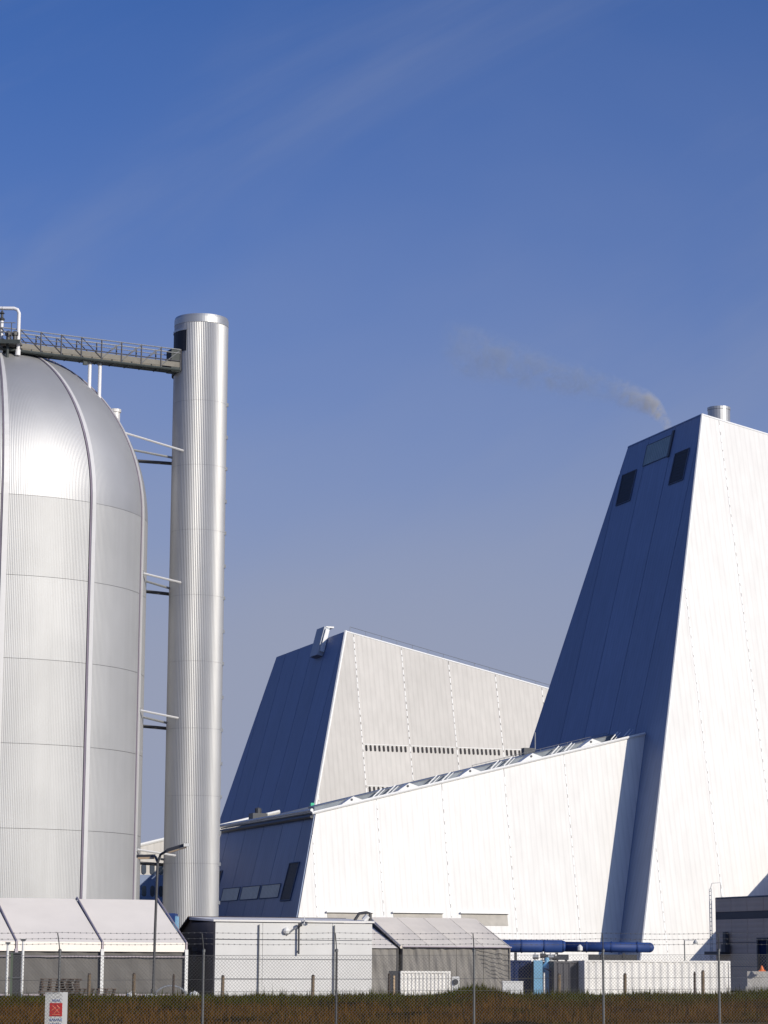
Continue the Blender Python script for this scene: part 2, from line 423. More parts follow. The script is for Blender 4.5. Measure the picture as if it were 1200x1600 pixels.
# corner trim, coping
MB().tube(f1.P(0, 0, .1), f1.P(.2447*H1, H1+.3, .1), .35, 6).build('corner_trim', 'seam', tw)
cp = MB(); a_, b_ = f1.P(.2447*H1, H1), f1.P(.2447*H1+62, H1-.2226*62)
cp.tube(a_, b_, .45, 6); cp.build('roof_coping', 'seam', tw)
MB().tube(a_, a_+u*46.5, .45, 6).build('roof_coping', 'shade_clad', tw)
f1.slab(clip(fp, 0, 1, False), -.02, .012).build('liner', 'core_pale', tw)
def opening(face, t0, t1, z0, z1, parent, m='louvre_dark', fm='seam_dark', base=.32, fr=.35, lean=0, name='louvre_opening'):
    po = [(t0+lean*0, z0), (t1, z0), (t1+lean, z1), (t0+lean, z1)]
    w = face.slab(po, base+.02, base+.12).build(name, m, parent)
    mb = MB()
    for (p, q) in zip(po, po[1:]+po[:1]):
        P, Q = face.P(p[0], p[1], base+.15), face.P(q[0], q[1], base+.15)
        mb.tube(P, Q, fr*.5, 4)
    mb.build('frame', fm, w)
    if m != 'louvre_dark': return w
    sl_ = MB(); z = z0+.6
    while z < z1-.3:
        ff = (z-z0)/(z1-z0); face.slab([(t0+lean*ff+.2, z), (t1+lean*ff-.2, z), (t1+lean*ff-.2, z+.18), (t0+lean*ff+.2, z+.18)], base+.11, base+.17, sl_); z += .9
    sl_.build('louvre_slats', m, w, kind='stuff')
    return w
opening(d1, 69.8, 79.2, 128.6, 137.4, tw); opening(d1, 36.3, 45.0, 128.6, 137.2, tw)
opening(d1, 50.2, 66.0, 137.6, 143.6, tw, 'louvre_green', 'seam_dark', fr=.18, name='top_vent')
d1.rect(48.9, 50.0, 137.2, 144.6, .33, .7).build('vent_side', 'dk_band', tw)
# stack on the tower roof
st = thing('roof_stack', 'short steel flue stack standing behind the roof edge of the right tower', 'chimney', (89.7, 672, 128))
MB().lathe((89.7, 672, 128), [(3.0, 0), (3.0, 20.9), (3.1, 21.0), (3.1, 21.7), (2.7, 21.7), (2.7, 18)], 24).build('flue', 'chim_cap', st, smooth=False)
MB().lathe((89.7, 672, 128), [(3.3, 0), (3.3, 16.0), (3.0, 17)], 24).build('flue_collar', 'alu', st)

# --- low connecting building with inclined roof
K2 = K1 + u*13.26 - v*83.35
BD2, BF2, BB2, S2 = .235, .213, .212, .253
lb = thing('inclined_turbine_hall', 'long white hall whose roof climbs up to the right tower, left end in blue shade', 'building', tuple(K2))
f2 = Face(K2, v, u, BF2); d2 = Face(K2, u, v, BD2)
tT, zT = 8.81, 37.49
tE, zE = 98.05, 60.07
front_poly = [(0, 0), (83.35+.0, 0), (tE, zE), (tT, zT)]
uT = BF2*zT
dark_poly = [(0, 0), (uT+81.7+BB2*zT, 0), (uT+81.7, zT), (uT, zT)]
A0 = Vector(K2); A1 = f2.P(103, 0); A2 = A1+u*130; A3 = A0+u*(uT+81.7+BB2*zT)
T0 = f2.P(tT, zT-.1); T1 = f2.P(118, zT+S2*(118-tT)-.1); T2_ = T1+u*81.7; T3 = T0+u*81.7
# core kept inside the tower on its right side
MB().hexa([A0+Z*0, f2.P(95, 0), f2.P(95, 0)+u*(uT+81.7+8), A3, T0, f2.P(112, zT+S2*(112-tT)-.1), f2.P(112, zT+S2*(112-tT)-.1)+u*81.7, T3]).build('wall', 'core', lb)
panels(f2, [(0, 0), (83.2, 0), (tE-.2, zE), (tT, zT)], [7.7, 24.4, 41.5, 58.2, 74.7], 'white_clad', lb, batten='seam')
f2.slab([(1, 0), (83.2, 0), (tE-.3, zE-.2), (tT+1, zT)], -.02, .012).build('liner', 'core_pale', lb)
panels(d2, dark_poly, [15.8, 32.4, 49, 65.6, 82.2], 'shade_clad', lb, gap=.13)
rf = MB()
rf.prism([f2.P(tT-.5, zT+.15), f2.P(tT-.5, zT+.15)+u*82.5, f2.P(112, zT+.15+S2*(112-tT))+u*82.5, f2.P(112, zT+.15+S2*(112-tT))], Z*.35)
rfo = rf.build('roof', 'roof', lb)
MB().tube(f2.P(tT-1, zT+.1, .5), f2.P(97.6, zT+S2*(97.6-tT)+.1, .5), .38, 6).build('roof_coping', 'seam', lb)
MB().tube(f2.P(tT-.9, zT+.9, .2), f2.P(tT-.9, zT+.9, .2)+u*82, .42, 6).build('roof_coping', 'seam', lb)
MB().tube(f2.P(tT-.9, zT-.55, -.1), f2.P(tT-.9, zT-.55, -.1)+u*82, .5, 6).build('shadow_gap', 'dk_band', lb)  # dark tube stands in for the shaded gap under the coping
opening(d2, 10.9, 18.8, 17.0, 26.0, lb, lean=-.6); opening(d2, 79.2, 85.5, 17.6, 26, lb, lean=-.6)
for t0 in (21.6, 39.2, 57.4): opening(d2, t0, t0+15.9, 17.9, 21.2, lb, 'louvre_pale', 'seam_dark', fr=.2, name='pale_louvre')
for t0, t1, z0, z1 in ((10.3, 21.4, 8, 14), (26.8, 39.2, 8, 14.1), (44.1, 56.0, 11.4, 14.15)):
    o = f2.rect(t0, t1, z0, z1, .34, .40).build('recess_panel', 'beige_panel', lb)
    mb = MB(); f2.rect(t0-.3, t1+.3, z1, z1+.35, .34, 1.0, mb); mb.build('lintel', 'seam', o)
# roof furniture following the incline
def roofpt(t, back, up): return f2.P(tT+t, zT+S2*t+.5) + u*back + Z*up
rm = thing('roof_rooflight', 'long grey glazed rooflight strip climbing along the inclined hall roof', 'rooflight', tuple(roofpt(0, 7, 0)))
mb = MB(); mb.prism([roofpt(2, 7, 0), roofpt(84, 7, 0), roofpt(84, 7, 1.1), roofpt(2, 7, 1.1)], u*5 + Z*.4); mb.build('glazing', mat('rooflight_glass', (.20, .23, .27), .35, var=.35, vscale=.25), rm)
MB().tube(roofpt(2, 7, 1.15), roofpt(84, 7, 1.15), .10, 4).build('ridge_rail', 'galv', rm)
gfirst = None; bfirst = None
for k in range(6):
    t = 16.7*k + 3 + (7.5 if k == 0 else 5.5)
    base = roofpt(t, 3.5, 0)
    if gfirst is None:
        g_ = thing('roof_monitor', '', 'roof vent', tuple(base), 'gabled vents along the inclined roof')
        w_ = 3.0
        MB().prism([base - v*w_ + Z*(-S2*w_), base + v*w_ + Z*(S2*w_), base + Z*1.6 + v*.4], u*3.2).build('hood', 'seam', g_)
        MB().tube(base+Z*.8-u*.1, base+Z*.8+u*.2, .3, 8).build('vent_hole', 'dk_band', g_)
        gfirst = g_
    else:
        g_ = copy_tree(gfirst); g_.location = base
    g_['label'] = ['white triangular roof vent lowest on the inclined roof, next to the blue shaded end',
                   'white triangular roof vent, second up the inclined roof, below the end of the slot windows',
                   'white triangular roof vent, third up the inclined roof, below the rear tower slot windows',
                   'white triangular roof vent, fourth up the inclined roof, at the rear tower right side',
                   'white triangular roof vent on the inclined roof in front of the right tower shaded side',
                   'topmost white triangular roof vent on the inclined roof, almost at the tower corner'][k]
    for j, dt in enumerate((5.0, 8.6)):
        if k == 5: break
        p = roofpt(t+dt, 2.2, .1)
        if bfirst is None:
            b_ = thing('roof_ladder', '', 'ladder', tuple(p), 'slanted white ladders over the rooflight')
            MB().path([p, p+v*3.4+Z*(2.4)+u*3.2], .17, 4).build('stringer', 'seam', b_)
            MB().path([p+v*.8-Z*.1, p+v*4.2+Z*2.3+u*3.2], .10, 4).build('stringer', 'seam', b_)
            bfirst = b_
        else:
            b_ = copy_tree(bfirst); b_.location = p
        b_['label'] = 'slanted white ladder bar over the rooflight, %s after the %s roof vent from the left' % (('first', 'second')[j], ('first', 'second', 'third', 'fourth', 'fifth')[k])
rl = thing('roof_guardrail', 'thin steel guardrail running along the upper inclined roof in front of the dark tower side', 'railing', tuple(roofpt(50, 14, 0)))
MB().tube(roofpt(46, 12.5, 1.9), roofpt(84, 12.5, 1.9), .06, 4).build('rail', 'galv', rl)
for k in range(11): MB().tube(roofpt(46+3.8*k, 12.5, 0), roofpt(46+3.8*k, 12.5, 1.9), .06, 4).build('post', 'galv', rl)
ru = thing('roof_unit', 'dark plant box with a small mast on the inclined roof against the right tower side', 'plant box', tuple(roofpt(62, 16, 0)))
MB().box(roofpt(63, 16, 1.6), (3, 2, 2.4), (v, u, Z)).build('housing', 'dk_band', ru)
MB().tube(roofpt(65, 16, 2), roofpt(65, 16, 6.4), .16, 5).build('mast', 'galv', ru)
ru = thing('roof_unit', 'dark ventilation box on the roof at the foot of the rear tower shaded side', 'plant box', tuple(roofpt(6, 70, 0)))
MB().box(roofpt(4, 62, 1.1), (4, 4, 1.6), (v, u, Z)).build('housing', 'dk_band', ru)
MB().lathe(roofpt(4, 62, 1.9), [(.9, 0), (.9, 1.3), (.01, 1.7)], 10).build('cowl', 'dk_band', ru)
MB().box(roofpt(12, 40, 1.2), (.9, .9, .9), (v, u, Z)).build('green_cover', mat('green_plastic', (.03, .5, .28), .5), ru)

# --- rear hall continuing down to the left behind the low building
K4 = K2 + u*(uT+81.7+BB2*zT+6) - v*120
rh = thing('rear_turbine_hall', 'rear white hall with two rows of slot windows, seen between tank and chimney', 'building', tuple(K4))
f4 = Face(K4, v, u, .10)
def ztop(t): return zT + S2*(t-120-tT)+.6
pol = [(0, 0), (150, 0), (150, ztop(150)), (0, ztop(0))]
MB().hexa([f4.P(0, 0), f4.P(150, 0), f4.P(150, 0)+u*50, f4.P(0, 0)+u*50, f4.P(0, ztop(0)), f4.P(150, ztop(150)), f4.P(150, ztop(150))+u*45, f4.P(0, ztop(0))+u*45]).build('wall', 'core', rh)
panels(f4, pol, [17.7+16.7*k for k in range(8)], 'cream_clad', rh)
MB().tube(f4.P(0, ztop(0)+.3, .3), f4.P(150, ztop(150)+.3, .3), .5, 6).build('roof_coping', 'seam', rh)
def slot_mesh(face, t0, z0, w, h, base):
    r = w/2; po = []
    for k in range(5): a = math.pi*k/4; po.append((t0+r*math.cos(a), z0+h/2-r+r*math.sin(a)))
    for k in range(5): a = math.pi+math.pi*k/4; po.append((t0+r*math.cos(a), z0-h/2+r+r*math.sin(a)))
    return face.slab(po, base, base+.1)
f4.rect(88, 121, 14.0, 25.6, .33, .44).build('shade_band', 'shade_clad', rh)  # blue sheet paints the shade lying on the lower wall
for row, zz in enumerate((27.2, 21.2)):
    for k in range(14):
        slot_mesh(f4, 90+2.35*k, zz, 1.25, 3.0, .46).build('window', 'glass', rh)
t_ = thing('roof_dome_vent', 'rounded white ventilator on the rear hall roof beside the silver tank', 'roof vent', tuple(f4.P(92, ztop(92))+u*3))
MB().path([f4.P(88, ztop(88)+2.2)+u*3, f4.P(94, ztop(94)+1.7)+u*3, f4.P(97.5, ztop(97)+1.7)+u*3], 1.25, 10).build('hood', 'seam', t_)

# --- rear tower
K3 = Vector((-32.8, 900, 0)); H3 = 123.0
rt = thing('rear_power_station_tower', 'cream sloping tower block in the background with rows of slot windows above inclined roof', 'building', tuple(K3))
core, f3, d3, fp, dp = frustum(K3, H3, .258, .276, .33, 87.7, .236, 118)
core.build('wall', 'core', rt)
panels(f3, fp, [16.2+18.35*k for k in range(8)], 'cream_clad', rt, gap=.1, batten='seam')
panels(d3, dp, [17+18.35*k for k in range(8)], 'shade_clad', rt, gap=.16)
f3.slab(fp, -.02, .012).build('liner', 'core_pale', rt)
a_, b_ = f3.P(.258*H3, H3), f3.P(.258*H3+118, H3-.236*118)
MB().tube(a_, b_, .5, 6).build('roof_coping', 'seam', rt)
MB().tube(f3.P(0, 0, .1), f3.P(.258*H3, H3+.3, .1), .55, 6).build('corner_trim', 'seam', rt)
for zz, n0 in ((79.0, 4), (63.7, 1)):
    for bay in range(n0):
        for k in range(10):
            slot_mesh(f3, 35.9+18.35*bay+1.68*k, zz, .80, 2.3, .34).build('window', 'slot', rt)
    for bay in range(n0): f3.rect(35.0+18.35*bay, 52.3+18.35*bay, zz+1.25, zz+1.45, .34, .46).build('window_head', 'seam', rt)
vb = thing('roof_vent_box', 'ribbed vent box hooked over the top edge of the rear tower shaded face', 'vent box', tuple(d3.P(60, 116)))
d3.rect(55, 64.5, 116, 126.8, .4, 2.6).build('housing', 'pale_grey', vb)
d3.rect(54.2, 54.9, 117.4, 126.0, .5, 2.0).build('side_grille', 'seam', vb)
MB().box(d3.P(59.5, 127.0, 1)+v*.6, (3.2, 9, .6), (v, u, Z)).build('hood', 'seam', vb)
rl = thing('roof_guardrail', 'thin guardrail along the sloping roof edge of the rear tower', 'railing', tuple(a_+u*4))
q0, q1 = a_+u*4+v*3+Z*.2, b_+u*4
MB().tube(q0+Z*2.2, q1+Z*2.2, .09, 4).build('rail', 'galv', rl)
for k in range(20):
    p = q0.lerp(q1, k/19); MB().tube(p, p+Z*2.2, .08, 4).build('post', 'galv', rl)

# --- unseen wedge added at the right, shaped to shade the tower front
def front_hit(px, py):
    d = F + RR*(px-600)/4000 + UU*(800-py)/4000
    n = u - .2307*Z; return CAM + d*(((K1-CAM).dot(n))/d.dot(n))
sh1, sh2 = front_hit(1080, 1500), front_hit(1200, 1367)
def cast(P, off):
    k = off/(SDIR.dot(-u)); return P + SDIR*k
c1, c2 = cast(sh1, 18), cast(sh2, 18+.0)
dd = (c2-c1)/(c2.z-c1.z)
g0 = c1 - dd*c1.z; g1 = c1 + dd*(62-c1.z)
ch = thing('shadow_wedge', 'unseen sloping wedge added beyond the right edge to shade the tower front', 'building', tuple(g0))
MB().prism([g0, g0+v*95, Vector((0, 0, 62)) + Vector(((g0+v*95).x, (g0+v*95).y, 0)), g1], -u*6).build('wall', 'dk_clad', ch)
MB().tube(g0, g1, .4, 6).build('roof_coping', 'seam', ch)

# ------------------------------------------------------------------ silver tank
TC = Vector((-92.96, 590, 0)); TR_ = 37.57; SPR, DB = 103.7, 41.0
tk = thing('silver_storage_tank', 'huge silver ribbed tank with a domed top at the left edge', 'tank', tuple(TC))
T0a = R_(14.266); PT = 2*math.pi/11
levels = [0, 12.5, 30.7, 49, 67.5, 85.8, 103.7]
def wave(k):       # trapezoid corrugation
    return (0.0, 0.5, 1.0, 0.5)[k % 4]
def gore(a0, a1, prof, amp, nc=38):
    """prof: list of (r, z); corrugated panel"""
    mb = MB(); k = len(prof); m = nc*4
    rin = [r-.35 for r, z in prof]
    for i in range(m+1):
        t = a0+(a1-a0)*(i/m)
        for r, z in prof:
            rr = r + amp*min(1, r/20)*(wave(i)-.5)
            mb.v.append(TC + Vector((math.sin(t)*rr, -math.cos(t)*rr, z)))
    for i in range(m):
        for j in range(k-1): mb.f.append((i*k+j, (i+1)*k+j, (i+1)*k+j+1, i*k+j+1))
    return mb
MB().lathe(TC, [(TR_-.5, 0), (TR_-.5, SPR)] + [((TR_-.5)*math.cos(a), SPR+(DB-.5)*math.sin(a)) for a in np.linspace(.08, 1.5, 14)], 66).build('inner_shell', 'dark_groove', tk)
seg = PT; hg = .012
for g in range(11):
    a0 = T0a + seg*g + hg; a1 = T0a + seg*(g+1) - hg
    for lo, hi in zip(levels[:-1], levels[1:]):
        gore(a0, a1, [(TR_, lo+.04), (TR_, hi-.04)], .055, 52).build('shell_panel', 'alu', tk, smooth=True)
    pr = [(TR_*math.cos(a), SPR+.03+DB*math.sin(a)) for a in np.linspace(0, 1.49, 26)]
    gore(a0, a1, pr, .045, 52).build('dome_panel', 'alu_dome', tk, smooth=True)
    # rib: pale strip with a dark joint on its left
    ar = T0a + seg*g
    mb = MB(); prof = [(TR_+.35, 0), (TR_+.35, SPR)] + [((TR_+.35)*math.cos(a), SPR+(DB+.35)*math.sin(a)) for a in np.linspace(.06, 1.5, 22)]
    for off0, off1, nm, mt in ((.000, .030, 'rib', 'alu_rib'), (-.010, .000, 'rib_joint', 'dark_groove')):
        mb = MB(); k = len(prof); vs_ = []
        for (r, z) in prof:
            for (da, dr) in ((off0, -.5), (off0, 0 if nm == 'rib' else -.2), (off1, 0 if nm == 'rib' else -.2), (off1, -.5)):
                sc = 1.0 if z <= SPR else max(.35, r/TR_)**0
                a = ar + da*sc
                vs_.append(TC + Vector((math.sin(a)*(r+dr), -math.cos(a)*(r+dr), z)))
        fs = []
        for j in range(k-1):
            for q in range(3): fs.append((j*4+q, (j+1)*4+q, (j+1)*4+q+1, j*4+q+1))
        mb.add(vs_, fs); mb.build(nm, mt, tk)
MB().lathe(TC, [(3.4, SPR+DB-1.2), (3.4, SPR+DB+.8), (.01, SPR+DB+1.0)], 20).build('dome_cap', 'galv', tk)

vp = thing('dome_vent', 'short pale vent pipe rising behind the right shoulder of the silver tank dome', 'vent', (-64.6, 600, 122))
MB().lathe((-64.6, 600, 122), [(1.25, 0), (1.25, 9.9), (1.5, 10.0), (1.5, 10.7), (.02, 11)], 16).build('vent_stack', 'alu_rib', vp)

# ------------------------------------------------------------------ chimney
CC = Vector((-44.1, 598, 0)); CR = 6.42
cm = thing('chimney', 'tall silver corrugated steel chimney beside the domed tank', 'chimney', tuple(CC))
MB().lathe(CC, [(CR-.35, 0), (CR-.35, 153.6), (CR-.9, 153.6), (CR-.9, 140)], 48).build('inner_shell', 'dark_groove', cm)
lv = [0, 9.3, 24.8, 40.3, 55.8, 71.4, 86.9, 102.4, 117.9, 133.4, 152.7]
nc = 96
for lo, hi in zip(lv[:-1], lv[1:]):
    mb = MB(); m = nc*4
    for i in range(m):
        t = 2*math.pi*i/m; rr = CR + .05*(wave(i)-.5)*2
        for z in (lo+.02, hi-.02): mb.v.append(CC + Vector((math.sin(t)*rr, -math.cos(t)*rr, z)))
    for i in range(m): i2 = (i+1) % m; mb.f.append((2*i, 2*i2, 2*i2+1, 2*i+1))
    mb.build('shell_section', 'chim', cm)
MB().lathe(CC, [(CR+.02, 152.4), (CR+.09, 152.5), (CR+.09, 153.9), (CR-.1, 154.5), (CR-.9, 154.5), (CR-.9, 152)], 64).build('cap_ring', 'chim_cap', cm)
for z in lv[1:-1] + [16, 32, 48, 63.5, 79, 94.5, 110, 125.5]:
    MB().box(CC + Vector((CR+.15, -.6, z)), (.5, .6, .8)).build('lug', 'galv', cm)
def curved_patch(a0, a1, z0, z1, r0, r1, n=10):
    mb = MB()
    return mb.lathe(CC, [(r0, z0), (r1, z0), (r1, z1), (r0, z1)], n, R_(a0), R_(a1), closed=False)
o = curved_patch(-112, -28, 145.6, 150.6, CR-.1, CR+.16).build('inlet_opening', 'louvre_dark', cm)
curved_patch(-112, -27, 150.6, 151.1, CR-.1, CR+.28).build('hood', 'chim_cap', o)
curved_patch(-112, -60, 140.2, 145.5, CR-.1, CR+.5).build('inlet_opening', 'louvre_dark', cm)
curved_patch(-59.5, -57, 140.2, 145.5, CR-.1, CR+.3).build('jamb', 'galv', cm)

# braces between the tank and the chimney
blabels = ['uppermost steel brace tying the silver tank to the chimney', 'second steel brace from the top between tank and chimney',
           'third steel brace from the top between tank and chimney', 'lowest steel brace between tank and chimney, behind the street lamp heads']
for k, z in enumerate((121.2, 89.8, 58.1, 26.5)):
    r = TR_ if z < SPR else TR_*math.sqrt(1-((z-SPR)/DB)**2)
    b = thing('brace', blabels[k], 'brace', (-56, 590, z-1), 'braces between tank and chimney')
    x0 = TC.x + r - .6 if z < SPR else TC.x+r-2.4
    p, q = Vector((x0, 584.5, z+(1.1 if z < SPR else 2.9))), Vector((-47.4, 592.2, z))
    MB().tube(p, q, .26, 6).build('strut', 'alu_rib', b)
    MB().box(p, (1.2, 1.2, 1.0)).build('anchor_plate', 'galv', b)
    MB().tube((x0+.2, 596, z-1.6), (-50.0, 598.5, z-1.9), .42, 6).build('strut', 'pole_dark', b)
    MB().tube((x0+.2, 590, z+.1), (-50.0, 597, z-.8), .28, 6).build('strut', 'galv', b)

# ------------------------------------------------------------------ bridge from tank top to chimney
BR0, BR1 = Vector((-89.2, 573.2, 0)), Vector((-49.3, 594.2, 0))
bd_ = (BR1-BR0).normalized(); bn = Vector((bd_.y, -bd_.x, 0)); BL = (BR1-BR0).length
zb, zt = 140.6, 145.9
br = thing('walkway_bridge', 'lattice steel walkway bridge linking the tank dome to the top of the chimney', 'bridge', (BR0.x, BR0.y, zb))
def bp(t, side, z): return BR0 + bd_*t + bn*side + Z*z
MB().hexa([bp(0, 1.4, zb), bp(BL, 1.4, zb), bp(BL, -1.4, zb), bp(0, -1.4, zb), bp(0, 1.4, zb+.5), bp(BL, 1.4, zb+.5), bp(BL, -1.4, zb+.5), bp(0, -1.4, zb+.5)]).build('deck', 'bridge_dark', br)
for sd in (1.5, -1.5):
    MB().hexa([bp(0, sd-.06, zb+.9), bp(BL, sd-.06, zb+.9), bp(BL, sd+.06, zb+.9), bp(0, sd+.06, zb+.9), bp(0, sd-.06, zb+2.1), bp(BL, sd-.06, zb+2.1), bp(BL, sd+.06, zb+2.1), bp(0, sd+.06, zb+2.1)]).build('side_panel', 'bridge_tan', br)
    for z, r in ((zb+.25, .30), (zb+2.4, .14), (zt-1.0, .11), (zt-.1, .14)):
        MB().tube(bp(0, sd*1.08, z), bp(BL, sd*1.08, z), r, 6).build('chord', 'bridge_dark' if r > .2 else ('galv' if z > zb+3 else 'bridge'), br)
    n = 9
    for k in range(n+1):
        t = BL*k/n
        MB().tube(bp(t, sd*1.08, zb), bp(t, sd*1.08, zt), .17, 4).build('post', 'bridge', br)
        if k < n:
            t2 = BL*(k+1)/n
            if k < 5: MB().tube(bp(t, sd*1.08, zt-.1), bp(t2, sd*1.08, zb+.8), .12, 4).build('diagonal', 'bridge', br)
            else: MB().tube(bp(t, sd*1.08, zb+.8), bp(t2, sd*1.08, zt-.2), .10, 4).build('diagonal', 'galv', br)
for k in range(12):
    t = BL*(k+.5)/12; MB().tube(bp(t, 1.4, zb-.15), bp(t, -1.4, zb-.15), .13, 4).build('floor_beam', 'bridge_dark', br)
MB().box(bp(BL-1.2, 0, zb+2.5), (2.2, 3.1, 5.4), (bd_, bn, Z)).build('end_portal', 'bridge_dark', br)
MB().box(bp(21, 1.7, zb-.9), (1.0, .5, .8), (bd_, bn, Z)).build('hanging_lamp', 'bridge_dark', br)
for k, (px_, lab) in enumerate((( -69.0, 'left one of the two thin white support legs between bridge and dome'), (-66.75, 'right one of the two thin white support legs between bridge and dome'))):
    yy = BR0.y + (px_-BR0.x)*bd_.y/bd_.x
    l = thing('bridge_leg', lab, 'support leg', (px_, yy, 126), 'white legs carrying the bridge')
    MB().tube((px_, yy, 126), (px_, yy, zb-.05), .42, 10).build('pipe', 'white_pipe', l)
    MB().tube((px_, yy, zb-.6), (px_, yy, zb-.02), .6, 10).build('head_flange', 'galv', l)
lp = thing('overflow_pipe', 'white bent pipe loop rising over the walkway on top of the tank', 'pipe', (-86, 572, 139))
X1 = -84.4
MB().path([(-96, 573.5, 150.7), (X1-1.2, 573.5, 150.7), (X1-.4, 573.5, 150.4), (X1, 573.5, 149.6), (X1, 573.5, 141)], .42, 10).build('pipe', 'white_pipe', lp)
MB().tube((X1, 573.4, 139.6), (X1, 573.4, 140.9), .62, 10).build('flange', 'white_pipe', lp)
lp = thing('valve_pipe', 'white riser pipe with a dark valve on top of the tank at the left edge', 'pipe', (-88, 572, 139))
MB().tube((-88.2, 572.8, 140), (-88.2, 572.8, 147.6), .42, 10).build('pipe', 'white_pipe', lp)
MB().lathe((-88.2, 572.8, 147.6), [(.55, 0), (.7, .4), (.3, .8), (.3, 1.5), (.62, 1.7), (.1, 2.4), (.02, 3.4)], 10).build('valve', 'pole_dark', lp)
pf = thing('tank_platform', 'steel service platform with handrail on top of the silver tank', 'platform', (-90, 573, 139))
MB().box((-92, 573.5, 142.3), (17, 7, .4)).build('deck', 'galv', pf)
MB().box((-92, 569.9, 142.0), (17, .3, .9)).build('edge_beam', 'bridge_dark', pf)
for k in range(6): MB().tube((-98.5+2.6*k, 569.9, 142), (-98.5+2.6*k, 569.9, 146.4), .11, 4).build('post', 'bridge', pf)
for z in (144.2, 146.4): MB().tube((-99, 569.9, z), (-84.6, 569.9, z), .11, 4).build('rail', 'galv', pf)
for k, x in enumerate((-90.6, -86.4, -84.9)):
    MB().lathe((x, 571.5, 142.5), [(.5, 0), (.5, 1.2), (.8, 1.3), (.8, 2.0), (.2, 2.4)], 8).build('valve_body', 'pole_dark', pf)
for x in (-99, -92, -86.5): MB().tube((x, 571.5, 136), (x, 571.5, 142.1), .35, 6).build('leg', 'bridge_dark', pf)

